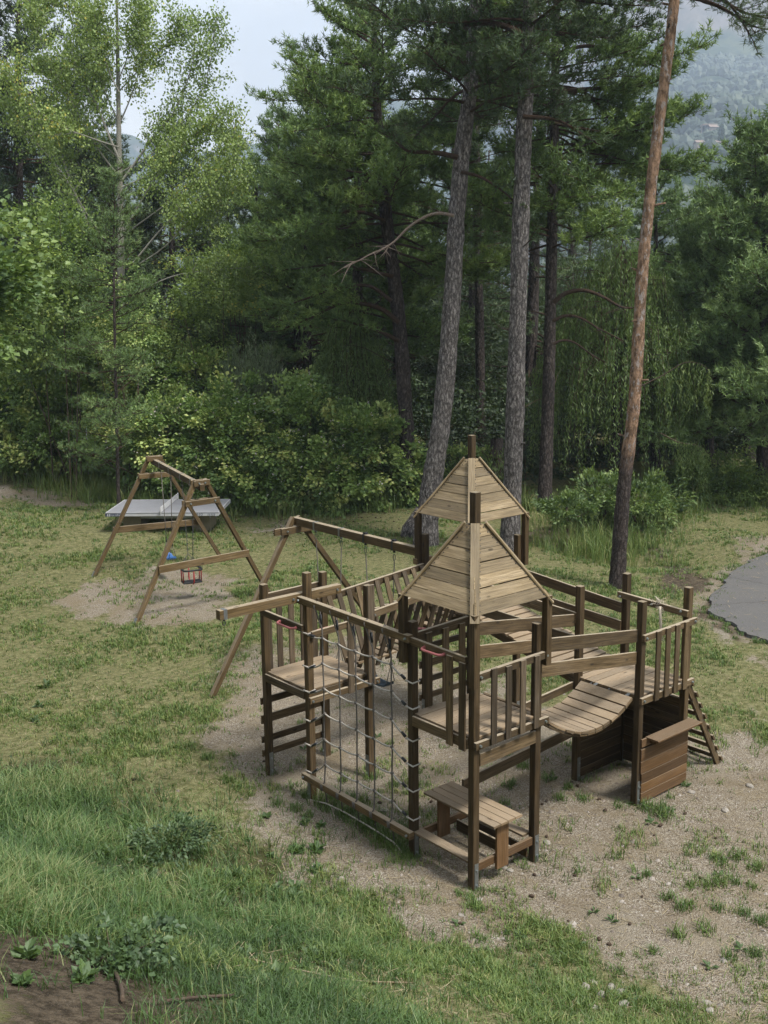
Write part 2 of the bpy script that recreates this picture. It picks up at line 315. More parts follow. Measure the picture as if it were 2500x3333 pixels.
M['cone'] = plain('pine_cone_scales', (0.05, 0.033, 0.022), 0.9, 0, 0.4, 80)
M['stone'] = plain('pale_stone', (0.24, 0.22, 0.195), 0.9, 0, 0.3, 25)

# ------------------------------------------------------------------ ground masks
def poly_px(pts): return np.array([G(a, b)[:2] for a, b in pts])
def inside(poly, x, y):
    x = np.asarray(x); y = np.asarray(y); c = np.zeros(x.shape, bool); j = len(poly) - 1
    for i in range(len(poly)):
        xi, yi = poly[i]; xj, yj = poly[j]
        c ^= ((yi > y) != (yj > y)) & (x < (xj - xi) * (y - yi) / (yj - yi + 1e-12) + xi); j = i
    return c
PG = [(poly_px(p), wt) for p, wt in (
    ([(1010, 2130), (1180, 2060), (1300, 2130), (1640, 2230), (1750, 2330), (2230, 2420), (2330, 2345), (2500, 2325), (2650, 2500), (2750, 3400), (2450, 3300), (1950, 3150), (1550, 3050), (1280, 2985), (1020, 2900), (850, 2790), (680, 2660), (640, 2560), (800, 2480), (760, 2380), (700, 2290), (830, 2200)], 0.97),
    ([(640, 2230), (760, 2100), (900, 2060), (1010, 2130), (850, 2420), (700, 2400)], 0.5),
    ([(280, 1990), (180, 1960), (320, 1890), (560, 1850), (790, 1900), (760, 1990), (520, 2045)], 0.85),
    ([(820, 1705), (880, 1680), (1000, 1688), (1010, 1735), (880, 1748)], 0.9),
    ([(-300, 1570), (20, 1578), (170, 1608), (290, 1645), (230, 1662), (100, 1632), (-300, 1612)], 1.0),
    ([(2420, 1765), (2520, 1735), (2700, 1770), (2350, 1815), (2330, 1790)], 0.8))]
PL = [poly_px(p) for p in ([(2120, 1880), (2190, 1830), (2270, 1850), (2300, 1900), (2270, 1940), (2170, 1925)], [(2060, 1800), (2120, 1780), (2230, 1790), (2150, 1815)], [(-150, 3020), (220, 3020), (360, 3080), (540, 3180), (700, 3310), (300, 3450), (-150, 3450)], [(1690, 1730), (1800, 1715), (1830, 1740), (1720, 1760)], [(2250, 1960), (2330, 1970), (2420, 2040), (2520, 2090), (2520, 2120), (2380, 2060), (2270, 2010)])]
PLUSH = poly_px([(-250, 2480), (120, 2520), (330, 2640), (560, 2720), (800, 2800), (930, 2930), (1020, 3080), (1250, 3240), (1350, 3420), (600, 3340), (480, 3210), (330, 3100), (220, 3050), (-250, 3070)])
PTALL = poly_px([(-400, 1385), (60, 1390), (360, 1465), (600, 1560), (640, 1600), (480, 1640), (330, 1640), (220, 1600), (60, 1545), (-400, 1500)])
PROAD = np.array([G(a, b)[:2] for a, b in ((2318, 1962), (2312, 2000), (2345, 2015), (2385, 2040), (2430, 2070), (2500, 2098), (2640, 2160), (3300, 2380), (3300, 1640), (2700, 1740), (2500, 1800), (2440, 1832), (2400, 1868), (2362, 1905))])
RC = PROAD.mean(0); PG.append((np.array([p_ + (p_ - np.array([14.5, -.2])) / np.linalg.norm(p_ - np.array([14.5, -.2])) * .55 for p_ in PROAD]), .8))
def gravelness(x, y, jit=0.22):
    v = np.zeros(np.shape(x)); n1 = (fbm(x * 1.1, y * 1.1, 5) - 0.44) * 2.6; n2 = (fbm(x * 1.1, y * 1.1, 9) - 0.44) * 2.6
    for p, wt in PG: v = np.maximum(v, wt * inside(p, x + n1 + rng.normal(0, jit, np.shape(x)), y + n2 + rng.normal(0, jit, np.shape(x))))
    return v
def litterness(x, y, jit=0.25):
    v = np.zeros(np.shape(x))
    for p in PL: v = np.maximum(v, inside(p, x + rng.normal(0, jit, np.shape(x)), y + rng.normal(0, jit, np.shape(x))))
    return v

# ------------------------------------------------------------------ ground, one sheet to the horizon
def lines(a, b, st):
    mid = np.arange(a, b, st); outw = np.cumsum(st * 1.45 ** np.arange(1, 24)); outw = outw[outw < 2180]
    return np.concatenate([(a - outw)[::-1], mid, b + outw])
gx, gy = lines(-12, 30, 0.26), lines(-13, 34, 0.26)
X, Y = np.meshgrid(gx, gy); V = np.stack([X, Y, H(X, Y)], -1).reshape(-1, 3)
nx = len(gx); ii, jj = np.meshgrid(np.arange(len(gy) - 1), np.arange(nx - 1), indexing='ij'); i0 = (ii * nx + jj).ravel()
me = raw_mesh('ground', V, np.stack([i0, i0 + 1, i0 + nx + 1, i0 + nx], 1), smooth=True)
gv = np.mean([gravelness(V[:, 0], V[:, 1], 0.3) for _ in range(6)], 0); lv = np.mean([litterness(V[:, 0], V[:, 1]) for _ in range(5)], 0)
lush = np.mean([inside(PLUSH, V[:, 0] + (fbm(V[:, 0] * .9, V[:, 1] * .9, 15) - .44) * 3 + rng.normal(0, .6, len(V)), V[:, 1] + (fbm(V[:, 0] * .9, V[:, 1] * .9, 19) - .44) * 3 + rng.normal(0, .6, len(V))) for _ in range(8)], 0)
for nm, ar in (('gravel', gv), ('litter', lv), ('lush', lush)):
    a = me.attributes.new(nm, 'FLOAT', 'POINT'); a.data.foreach_set('value', ar.astype(np.float32))
m, n, l, b = mat_base('ground_surface'); t = n.new('ShaderNodeTexCoord'); ob = t.outputs['Object']
vo = n.new('ShaderNodeTexVoronoi'); vo.inputs['Scale'].default_value = 78; l.new(ob, vo.inputs['Vector'])
vo2 = n.new('ShaderNodeTexVoronoi'); vo2.inputs['Scale'].default_value = 30; l.new(ob, vo2.inputs['Vector'])
sh = n.new('ShaderNodeSeparateColor'); l.new(vo.outputs['Color'], sh.inputs[0])
peb = ramp(n, [(0, (0.114, 0.093, 0.069)), (0.3, (0.200, 0.168, 0.130)), (0.7, (0.264, 0.231, 0.182)), (0.95, (0.326, 0.299, 0.252)), (1, (0.440, 0.424, 0.372))]); l.new(sh.outputs[0], peb.inputs['Fac'])
sand = noise(n, l, ob, 1.4, 5, 0.65); fine = noise(n, l, ob, 60, 3, 0.7); big = noise(n, l, ob, 0.35, 4, 0.6)
gcol = mixc(n, l, ramp_out(n, l, sand.outputs['Fac'], 0.42, 0.72), peb.outputs['Color'], (0.201, 0.165, 0.111))
gcol = mixc(n, l, ramp_out(n, l, vo.outputs['Distance'], 0.55, 0.95), gcol, (0.081, 0.065, 0.048))
patch = noise(n, l, ob, 0.75, 6, 0.7); gcol = mixc(n, l, mth(n, l, 'MULTIPLY', ramp_out(n, l, patch.outputs['Fac'], 0.5, 0.68), 0.7), gcol, (0.149, 0.119, 0.082)); gcol = mixc(n, l, mth(n, l, 'MULTIPLY', ramp_out(n, l, big.outputs['Fac'], 0.5, 0.7), 0.45), gcol, (0.267, 0.249, 0.211))
thn = noise(n, l, ob, 9, 6, 0.75); th2 = noise(n, l, ob, 130, 3, 0.8)
thatch = mixc(n, l, ramp_out(n, l, thn.outputs['Fac'], 0.35, 0.68), (0.084, 0.080, 0.035), (0.276, 0.257, 0.139)); thatch = mixc(n, l, ramp_out(n, l, th2.outputs['Fac'], 0.45, 0.6), thatch, (0.092, 0.108, 0.041))
lus = mixc(n, l, ramp_out(n, l, thn.outputs['Fac'], 0.35, 0.68), (0.03, 0.033, 0.015), (0.1, 0.1, 0.045))
lit = mixc(n, l, ramp_out(n, l, thn.outputs['Fac'], 0.35, 0.65), (0.03, 0.024, 0.017), (0.115, 0.092, 0.066)); lit = mixc(n, l, ramp_out(n, l, th2.outputs['Fac'], 0.62, 0.7), lit, (0.3, 0.25, 0.2))
jag = mth(n, l, 'SUBTRACT', thn.outputs['Fac'], 0.5)
def edge(a): return ramp_out(n, l, mth(n, l, 'ADD', attr(n, a), mth(n, l, 'MULTIPLY', jag, 1.7)), 0.3, 0.7)
c = mixc(n, l, edge('lush'), thatch, lus); c = mixc(n, l, edge('gravel'), c, gcol); c = mixc(n, l, edge('litter'), c, lit)
far = n.new('ShaderNodeSeparateXYZ'); l.new(ob, far.inputs[0])
c = mixc(n, l, ramp_out(n, l, far.outputs['Z'], -1.0, -6.0), c, (0.045, 0.07, 0.026))
l.new(c, b.inputs['Base Color']); b.inputs['Roughness'].default_value = 0.97; b.inputs['Specular IOR Level'].default_value = 0.1
hh = mth(n, l, 'ADD', mth(n, l, 'MULTIPLY', vo.outputs['Distance'], -0.6), mth(n, l, 'MULTIPLY', vo2.outputs['Distance'], -0.5))
hh = mth(n, l, 'ADD', hh, mth(n, l, 'MULTIPLY', thn.outputs['Fac'], 0.8))
bp = n.new('ShaderNodeBump'); bp.inputs['Strength'].default_value = 0.9; bp.inputs['Distance'].default_value = 0.025; l.new(hh, bp.inputs['Height']); l.new(bp.outputs['Normal'], b.inputs['Normal'])
gobj = link_mesh('ground', me, m); tag(gobj, kind='structure')

# ------------------------------------------------------------------ asphalt road with a broken edge
ed = []
for i in range(len(PROAD)):
    a_, b_ = PROAD[i], PROAD[(i + 1) % len(PROAD)]; k = max(2, min(80, int(np.linalg.norm(b_ - a_) / 0.11)))
    for q in range(k):
        p_ = a_ + (b_ - a_) * q / k; ed.append(p_ + (np.array([fbm(p_[0] * 3.4, p_[1] * 3.4, 31, 4), fbm(p_[0] * 3.4, p_[1] * 3.4, 41, 4)]) - 0.44) * 0.5)
import bmesh
bm = bmesh.new(); vv = [bm.verts.new((p_[0], p_[1], float(H(p_[0], p_[1])) + 0.07)) for p_ in ed]; f = bm.faces.new(vv)
if f.normal.z < 0: f.normal_flip()
bmesh.ops.triangulate(bm, faces=[f]); r_ = bmesh.ops.extrude_face_region(bm, geom=bm.faces[:])
for v_ in [q for q in r_['geom'] if isinstance(q, bmesh.types.BMVert)]: v_.co.z -= 0.22
bmesh.ops.recalc_face_normals(bm, faces=bm.faces[:])
me = bpy.data.meshes.new('road'); bm.to_mesh(me); bm.free()
m, n, l, b = mat_base('asphalt'); t = n.new('ShaderNodeTexCoord'); ob = t.outputs['Object']; k1 = noise(n, l, ob, 70, 4, 0.7); k2 = noise(n, l, ob, 1.3, 5, 0.6); k3 = n.new('ShaderNodeTexVoronoi'); k3.inputs['Scale'].default_value = 14; l.new(ob, k3.inputs['Vector'])
c = mixc(n, l, ramp_out(n, l, k1.outputs['Fac'], 0.3, 0.7), (0.056, 0.055, 0.055), (0.112, 0.110, 0.111)); c = mixc(n, l, mth(n, l, 'MULTIPLY', ramp_out(n, l, k2.outputs['Fac'], 0.4, 0.7), 0.6), c, (0.105, 0.099, 0.091))
ck = n.new('ShaderNodeTexVoronoi'); ck.feature = 'DISTANCE_TO_EDGE'; ck.inputs['Scale'].default_value = 0.22; cn = noise(n, l, ob, 2.5, 5, .7); cv = n.new('ShaderNodeVectorMath'); cv.operation = 'MULTIPLY_ADD'; l.new(cn.outputs['Color'], cv.inputs[0]); cv.inputs[1].default_value = (.5, .5, .5); l.new(ob, cv.inputs[2]); l.new(cv.outputs[0], ck.inputs['Vector']); c = mixc(n, l, ramp_out(n, l, ck.outputs['Distance'], 0.012, 0.0), c, (0.055, 0.052, 0.05))
c = mixc(n, l, ramp_out(n, l, k3.outputs['Distance'], 0.11, 0.06), c, (0.225, 0.195, 0.165))
l.new(c, b.inputs['Base Color']); b.inputs['Roughness'].default_value = 0.9
bp = n.new('ShaderNodeBump'); bp.inputs['Strength'].default_value = 0.6; bp.inputs['Distance'].default_value = 0.01; l.new(k1.outputs['Fac'], bp.inputs['Height']); l.new(bp.outputs['Normal'], b.inputs['Normal'])
tag(link_mesh('road', me, m), kind='structure')

# ------------------------------------------------------------------ far mountain side and ridge, in the haze
def mount_h(az, r):
    """az in degrees clockwise from +Y, r metres from the playground."""
    right = 1 / (1 + np.exp(-(az - 48.5) / 1.1))
    slope = np.interp(r, [180, 420, 700, 900, 1250, 1500, 1560, 1680, 2100], [-70, 0, 72, 112, 205, 290, 335, 545, 590])
    ridge = np.interp(r, [180, 900, 1500, 1800, 2100], [-70, -20, 150, 330, 310]) * (0.86 + 0.14 * np.sin(az * 0.33 + 1.1))
    z = slope * right + ridge * (1 - right)
    x, y = r * np.sin(np.radians(az)), r * np.cos(np.radians(az))
    amp = np.clip((r - 250) / 500, 0, 1)
    return z + amp * ((fbm(x / 170, y / 170, 51, 4) - 0.46) * 95 + (fbm(x / 40, y / 40, 57, 3) - 0.44) * 22)
AZ = np.arange(-22, 104, 0.32); RR = np.concatenate([np.arange(180, 620, 22), np.arange(620, 1500, 13), np.arange(1500, 2120, 13)])
A2, R2 = np.meshgrid(AZ, RR); Z2 = mount_h(A2, R2); V = np.stack([R2 * np.sin(np.radians(A2)), R2 * np.cos(np.radians(A2)), Z2], -1).reshape(-1, 3)
nx = len(AZ); ii, jj = np.meshgrid(np.arange(len(RR) - 1), np.arange(nx - 1), indexing='ij'); i0 = (ii * nx + jj).ravel()
me = raw_mesh('mountain', V, np.stack([i0, i0 + 1, i0 + nx + 1, i0 + nx], 1), smooth=True)
m, n, l, b = mat_base('mountain_side'); t = n.new('ShaderNodeTexCoord'); ob = t.outputs['Object']
k1 = noise(n, l, ob, 0.006, 5, 0.6); k2 = noise(n, l, ob, 0.05, 5, 0.7); ge = n.new('ShaderNodeNewGeometry'); sp = n.new('ShaderNodeSeparateXYZ'); l.new(ge.outputs['Normal'], sp.inputs[0])
c = mixc(n, l, ramp_out(n, l, k2.outputs['Fac'], 0.4, 0.62), (0.014, 0.026, 0.016), (0.04, 0.056, 0.032)); c = mixc(n, l, ramp_out(n, l, k1.outputs['Fac'], 0.5, 0.6), c, (0.075, 0.09, 0.05))
rk = noise(n, l, ob, 0.02, 6, 0.7, (1, 1, 0.35)); rock = mixc(n, l, ramp_out(n, l, rk.outputs['Fac'], 0.35, 0.65), (0.09, 0.08, 0.072), (0.19, 0.17, 0.158))
c = mixc(n, l, ramp_out(n, l, mth(n, l, 'ADD', sp.outputs['Z'], mth(n, l, 'MULTIPLY', k2.outputs['Fac'], 0.22)), 0.80, 0.70), c, rock)
l.new(c, b.inputs['Base Color']); b.inputs['Roughness'].default_value = 1; b.inputs['Specular IOR Level'].default_value = 0
tag(link_mesh('mountain', me, m), kind='structure')

# ------------------------------------------------------------------ haze: one box of even air
m = bpy.data.materials.new('haze_air'); m.use_nodes = True; n = m.node_tree.nodes; l = m.node_tree.links; n.clear()
o = n.new('ShaderNodeOutputMaterial'); pv = n.new('ShaderNodeVolumePrincipled'); pv.inputs['Color'].default_value = (0.66, 0.79, 1.0, 1); pv.inputs['Density'].default_value = 0.00038; pv.inputs['Anisotropy'].default_value = 0.2
l.new(pv.outputs[0], o.inputs['Volume'])
hz = MB(); hz.box((-2300, -2300, -90), (2300, 2300, 680), ch=0)
ho = hz.build('haze', m); tag(ho, kind='stuff')

# ------------------------------------------------------------------ the wooden climbing frame (one thing, many parts)
SRC_Z = 0.0
play = thing('climbing_frame', 'large brown wooden climbing frame with four towers, two pointed plank roofs and a rope net', 'climbing frame', (0, 0, 0))
PWD = 0.092
def bolt(p, d, parent, r=0.017, L=0.02):
    b_ = MB(); d = unit(d); p = np.asarray(p, float); b_.tube([p, p + d * L], [r, r * 0.8], 10, smooth=False); return b_.build('bolt', M['bolt'], parent)
def post(u, v, top, foot=None, base=-0.12, parent=play, mat='post', wd=PWD):
    b_ = MB(); lean = random.uniform(-.006, .006); b_.beam(P(u, v, base), P(u + lean, v - lean, top), wd, wd, side=(1, 0, 0), ch=0.006)
    o = b_.build('post', M[mat], parent)
    if foot:
        fu, fv = foot; c = MB(); e = wd / 2 + 0.004
        c.beam(P(u + fu * e, v + fv * e, -0.1), P(u + fu * e, v + fv * e, 0.34), 0.06 if fv else 0.006, 0.006 if fv else 0.06, side=(1, 0, 0), ch=0.001)
        s_ = c.build('metal_foot', M['steel'], o)
        for h_ in (0.08, 0.26):
            k = MB(); k.tube([P(u + fu * e, v + fv * e, h_), P(u + fu * (e + .018), v + fv * (e + .018), h_)], 0.014, 8, smooth=False); k.build('bolt', M['bolt'], o)
    return o
def deck(u0, v0, z, along_u=True, parent=play, k=7, u1=None, v1=None):
    u1 = u0 + 1 if u1 is None else u1; v1 = v0 + 1 if v1 is None else v1; b_ = MB(); e = 0.012; stp = (v1 - v0 + 2 * e) / k
    for i in range(k):
        a = v0 - e + i * stp + 0.004; c = a + stp - 0.008; dz = random.uniform(-.003, .003); x0 = u0 - e - random.uniform(0, .012); x1 = u1 + e + random.uniform(0, .012)
        b_.beam(P(x0, (a + c) / 2, z - .016 + dz), P(x1, (a + c) / 2, z - .016 + random.uniform(-.003, .003)), c - a, 0.032, side=(0, -1, 0), rnd=random.random())
    o = b_.build('platform', M['deck'], parent); j = MB()
    for (a, c) in (((u0, v0 + .02), (u1, v0 + .02)), ((u0, v1 - .02), (u1, v1 - .02))): j.beam(P(a[0] + .05, a[1], z - .095), P(c[0] - .05, c[1], z - .095), 0.045, 0.115)
    for uu in (u0 + .02, u1 - .02): j.beam(P(uu, v0 + .05, z - .093), P(uu, v1 - .05, z - .093), 0.045, 0.115)
    j.build('joist', M['rail'], o); return o
def railing(p0, p1, w_, h_, parent=play, mat='rail', side=None, name='handrail'):
    b_ = MB(); b_.beam(p0, p1, w_, h_, side=side); return b_.build(name, M[mat], parent)
def picket(p_top, p_bot, w_, t_, parent, side, mat='picket'):
    b_ = MB(); b_.beam(p_bot, p_top, w_, t_, side=side); return b_.build('picket', M[mat], parent)
def handle(p0, p1, outdir, parent):
    p0, p1, d = np.asarray(p0, float), np.asarray(p1, float), unit(outdir); b_ = MB(); a = unit(p1 - p0)
    pts = [p0, p0 + d * .035, p0 + d * .062 + a * .02, p0 + d * .075 + a * .055, p1 + d * .075 - a * .055, p1 + d * .062 - a * .02, p1 + d * .035, p1]
    b_.tube(pts, [.024, .015, .015, .015, .015, .015, .015, .024], 8); return b_.build('grab_handle', M['redp'], parent)

# tower beside the overhanging beam
HA, HB, HC, HD_ = 1.53, 1.82, 1.92, 1.50
post(0, 0, 2.76, (0, 1)); post(0, 1, 3.11, (-1, 0)); post(1, 0, 2.76, (-1, 0)); post(1, 1, 2.76, (-1, 0))
deck(0, 0, HA)
b_ = MB(); b_.beam(P(-1.27, .9, 2.775), P(.60, .9, 2.775), .09, .12); ob_ = b_.build('overhang_beam', M['frame'], play)
c = MB(); c.box((-1.215, -.9 - .048, 2.712), (-1.165, -.9 + .048, 2.839), ch=0); c.build('end_bracket', M['steel'], ob_)
c = MB(); c.tube([P(-1.19, .9, 2.715), P(-1.19, .9, 2.685)], .016, 8)
c.tube([P(-1.19, .9, 2.69) + np.array([math.sin(a) * .022, 0, -.03 + math.cos(a) * .03]) for a in np.linspace(0, 5.6, 12)], .006, 6); c.build('hook', M['chain'], ob_)
bolt(P(-.18, .947, 2.775), (0, -1, 0), ob_); bolt(P(.53, .947, 2.775), (0, -1, 0), ob_)
r_ = railing(P(-.02, -.07, 2.545), P(1.03, -.07, 2.555), .045, .11)
for uu in (.085, .26, .46, .66, .86): picket(P(uu, -.03, 2.50), P(uu, -.03, HA - .06), .09, .022, r_, (1, 0, 0))
r_ = railing(P(-.065, .02, 2.39), P(-.065, .98, 2.37), .04, .09); handle(P(-.088, .5, 2.365), P(-.088, .86, 2.36), (-1, 0, 0), r_)
r_ = railing(P(-.0, 1.07, 2.29), P(.72, 1.07, 2.315), .04, .09); handle(P(.12, 1.04, 2.29), P(.4, 1.04, 2.3), (0, 1, 0), r_)
bolt(P(.02, 1.09, 2.28), (0, -1, 0), r_)
picket(P(.62, 1.1, 2.36), P(.62, 1.1, HA - .17), .10, .024, r_, (1, 0, 0)); picket(P(.97, 1.105, 2.79), P(.97, 1.105, HA - .14), .115, .03, r_, (1, 0, 0))
r2 = railing(P(-.06, 1.078, 1.405), P(1.12, 1.078, 1.415), .045, .085, name='lower_rail'); bolt(P(-.02, 1.1, 1.4), (0, -1, 0), r2); bolt(P(1.07, 1.1, 1.41), (0, -1, 0), r2)
railing(P(-.045, 0.045, 1.45), P(-.045, .955, 1.45), .03, .11, name='fascia_board')
def rungs(u0, u1, v, hs, dz=0):
    o = sub_empty('ladder', play)
    for h_ in hs:
        b_ = MB(); b_.beam(P(u0 - .07, v, h_ + dz), P(u1 + .07, v, h_ + dz), .028, .125 if h_ > .75 and h_ < .9 else .10); b_.build('rung', M['rail'], o)
rungs(0, 1, -.062, (1.08, .81, .515, .31)); rungs(3.01, 4.01, -.115, (1.45, 1.17, .89, .62, .35))

# the two roofed towers
def roof_tower(u0, v0, dz):
    e = .6; cu, cv = u0 + .5, v0 + .5; zE, zT, hT = 3.235 + dz, 4.065 + dz, .082
    rf = None; b_ = MB(); K = 7
    for q in range(4):
        a = q * math.pi / 2; ax = np.array([math.cos(a), math.sin(a), 0]); ay = np.array([-math.sin(a), math.cos(a), 0]); c0 = P(cu, cv, 0)
        for i in range(K):
            t0, t1 = i / K + .004, (i + 1) / K - .004
            wd = lambda t: (e + (hT - e) * t)
            zz = lambda t: zE + (zT - zE) * t
            jit = random.uniform(-.004, .004); ov_ = random.uniform(.0, .012)
            pts = [c0 + ax * wd(t0) + ay * (-wd(t0) - ov_) + [0, 0, zz(t0) + jit], c0 + ax * wd(t0) + ay * (wd(t0) + ov_) + [0, 0, zz(t0) + jit], c0 + ax * wd(t1) + ay * (wd(t1) + ov_) + [0, 0, zz(t1) + jit], c0 + ax * wd(t1) + ay * (-wd(t1) - ov_) + [0, 0, zz(t1) + jit]]
            b_.poly(pts, .02)
    rf = b_.build('roof', M['roof'], play)
    nl = MB()
    for q in (2, 3):
        a = q * math.pi / 2; ax = np.array([math.cos(a), math.sin(a), 0]); ay = np.array([-math.sin(a), math.cos(a), 0]); c0 = P(cu, cv, 0); nn = unit(ax * (zT - zE) + np.array([0, 0, 1]) * (e - hT))
        for i in range(K):
            for f_ in (.28, .74):
                t = (i + f_) / K; wq = e + (hT - e) * t
                for s_ in (-1, 1):
                    p_ = c0 + ax * wq + ay * s_ * (wq - .075) + [0, 0, zE + (zT - zE) * t]; nl.tube([p_ - nn * .004, p_ + nn * .006], .0075, 6, smooth=False)
    b0 = len(b_.v); nl.build('nail', M['black'], rf)
    for su, sv in ((-1, -1), (-1, 1), (1, 1), (1, -1)):
        h_ = MB(); d = unit(np.array([su, -sv, 0.0])); s_ = np.array([-d[1], d[0], 0])
        p0 = P(cu + su * (e + .012), cv + sv * (e + .012), zE - .075 + .02); p1 = P(cu + su * hT, cv + sv * hT, zT + .02); ex = unit(p1 - p0)
        h_.beam(p0 - ex * .02, p1, .105, .022, side=s_); h_.build('hip_board', M['roof'], rf)
        k_ = MB(); k_.beam(P(u0 + .5 + su * .575, v0 + .5 + sv * .575, zE - .80), P(u0 + .5 + su * .575, v0 + .5 + sv * .575, zE + .01), .085, .085, side=(1, 0, 0)); k_.build('roof_strut', M['post'], rf)
    k_ = MB(); k_.beam(P(cu, cv, zT - .2), P(cu, cv, 4.42 + dz), .09, .09, side=(1, 0, 0)); k_.build('king_post', M['post'], rf)
roof_tower(0, 3.04, 0); roof_tower(3.01, -.05, .1)
post(0, 3.04, 2.92, (0, 1)); post(0, 4.04, 2.92, (0, 1)); post(1, 4.04, 2.92, (0, 1)); post(1, 3.04, 2.92)
post(3.01, -.05, 3.0, (-1, 0)); post(3.01, .95, 3.0); post(4.01, .95, 3.0, (0, 1)); post(4.01, -.05, 3.0)
deck(0, 3.04, HB); deck(3.01, -.05, HC)
# front tower railings
r_ = railing(P(-.065, 3.10, 2.715), P(-.065, 3.985, 2.70), .04, .09); handle(P(-.088, 3.34, 2.7), P(-.088, 3.66, 2.7), (-1, 0, 0), r_)
for v_, t_ in ((3.755, 2.71), (3.955, 2.68)): picket(P(-.098, v_, t_), P(-.098, v_, HB - .14), .10, .024, r_, (0, 1, 0), 'rail')
railing(P(-.047, 3.09, 1.745), P(-.047, 3.99, 1.745), .03, .12, name='fascia_board')
r_ = railing(P(-.06, 4.115, 2.54), P(1.12, 4.115, 2.555), .05, .085); bolt(P(.0, 4.14, 2.54), (0, -1, 0), r_); bolt(P(1.055, 4.14, 2.55), (0, -1, 0), r_)
for u_ in (.19, .42, .65, .88): picket(P(u_, 4.155, 2.585 + random.uniform(-.02, .02)), P(u_, 4.155, HB - .09), .085, .024, r_, (1, 0, 0), 'picket')
r_ = railing(P(-.06, 4.113, 1.755), P(1.12, 4.113, 1.755), .045, .085, name='lower_rail'); bolt(P(.0, 4.136, 1.755), (0, -1, 0), r_); bolt(P(1.06, 4.136, 1.755), (0, -1, 0), r_)
railing(P(.05, 4.075, 1.56), P(.95, 4.075, 1.58), .03, .15, name='fascia_board')
r_ = railing(P(.06, 2.97, 2.69), P(.95, 2.97, 2.72), .045, .115)
for u_ in (.28, .55, .82): picket(P(u_, 3.01, 2.72), P(u_, 3.01, HB - .1), .10, .024, r_, (1, 0, 0), 'rail')
handle(P(-.02, 2.945, 2.74), P(.28, 2.945, 2.74), (0, 1, 0), r_)
# low boards that tie the front tower to the far one
railing(P(.86, 2.99, .625), P(3.03, 2.9, .70), .035, .15, name='tie_board'); railing(P(.95, 2.985, 1.29), P(3.03, 2.895, 1.365), .035, .11, name='tie_board')

# play table with benches under the front tower
tb = MB()
for i in range(4):
    u_ = .235 + .118 * i; tb.beam(P(u_, 3.02, .745), P(u_, 4.18, .745), .11, .028, side=(1, 0, 0))
tt = tb.build('table', M['deck'], play)
for v_ in (3.12, 4.085):
    c = MB(); c.beam(P(.41, v_, .16), P(.41, v_, .732), .19, .035, side=(1, 0, 0)); c.build('table_leg', M['panel'], tt)
for v_ in (3.045, 4.045):
    c = MB(); c.beam(P(.05, v_, .27), P(.95, v_, .27), .04, .10); c.build('bearer', M['panel'], tt)
for u_, a_ in ((.03, 'panel'), (.93, 'rail')):
    c = MB(); c.beam(P(u_, 3.06, .336), P(u_, 3.99, .336), .14, .028, side=(1, 0, 0)); c.build('bench', M['deck'], tt)
c = MB(); c.beam(P(.93, 3.1, .12), P(.93, 4.0, .12), .03, .14); c.build('kick_board', M['post'], tt)
c = MB(); c.beam(P(.66, 3.1, .21), P(.66, 4.0, .21), .03, .14); c.build('brace', M['rail'], tt)

# climbing net between the two front towers
def net_beam(h_, v0, v1):
    b_ = MB(); b_.beam(P(-.085, v0, h_), P(-.085, v1, h_ - .02), .075, .09); o = b_.build('net_beam', M['frame'], play)
    bolt(P(-.123, v0 + .04, h_), (-1, 0, 0), o); bolt(P(-.123, v1 - .05, h_ - .02), (-1, 0, 0), o)
net_beam(2.76, .94, 3.10); net_beam(.335, .94, 3.10)
VS = [1.38, 1.715, 2.05, 2.385, 2.72]; HS = [2.34, 2.0, 1.66, 1.315, .97, .62]; LE = [2.31, 1.86, 1.52, 1.12, .78, .40]; RE = [2.2, 1.885, 1.49, 1.18, .86, .50]
NU = -.055
b_ = MB(); kn = MB(); cl = []
for i, h_ in enumerate(HS):
    def loop(vc, hc, sgn):
        e = PWD / 2 + .009; return [P(-e * 1.1, vc + sgn * e, hc + .01), P(-e, vc - sgn * e, hc), P(e, vc - sgn * e, hc + .005), P(e, vc + sgn * e, hc + .01), P(-e * 1.1, vc + sgn * (e + .01), hc)]
    lp = loop(0.998, LE[i], 1); b_.tube(lp, .011, 6); rp_ = loop(3.04, RE[i], -1); b_.tube(rp_, .011, 6)
    knots = [P(NU - .005, 1.08, LE[i])] + [P(NU + random.uniform(-.01, .01), v_, h_ + random.uniform(-.012, .012)) for v_ in VS] + [P(NU - .005, 2.97, RE[i] + .03)]
    pts = []
    for a_, c_ in zip(knots[:-1], knots[1:]):
        for t in np.linspace(0, 1, 5)[:-1]: pts.append(a_ + (c_ - a_) * t - np.array([0, 0, .018 * 4 * t * (1 - t)]))
    pts.append(knots[-1]); b_.tube(pts, .011, 6)
    for p_ in knots[1:-1]: kn.tube([p_ - [0, .02, 0], p_ - [0, .008, 0.0], p_ + [0, .008, 0], p_ + [0, .02, 0]], [.012, .021, .021, .012], 8)
    q0, q1 = knots[-2] + (knots[-1] - knots[-2]) * .45, knots[-1]; cl.append((q0 + (q1 - q0) * .55, q1 + [0.0, 0.0, -.005])); cl.append((knots[0] + (knots[1] - knots[0]) * .1, knots[0] + (knots[1] - knots[0]) * .45))
bl = [P(-.09, 1.05, .03), P(-.075, 1.4, .10), P(-.07, 1.75, .12), P(-.07, 2.1, .12), P(-.07, 2.45, .11), P(-.08, 2.75, .10), P(-.09, 3.0, .01)]; b_.tube(bl, .010, 6)
net = b_.build('rope_net', M['rope'], play)
dv_ = MB()
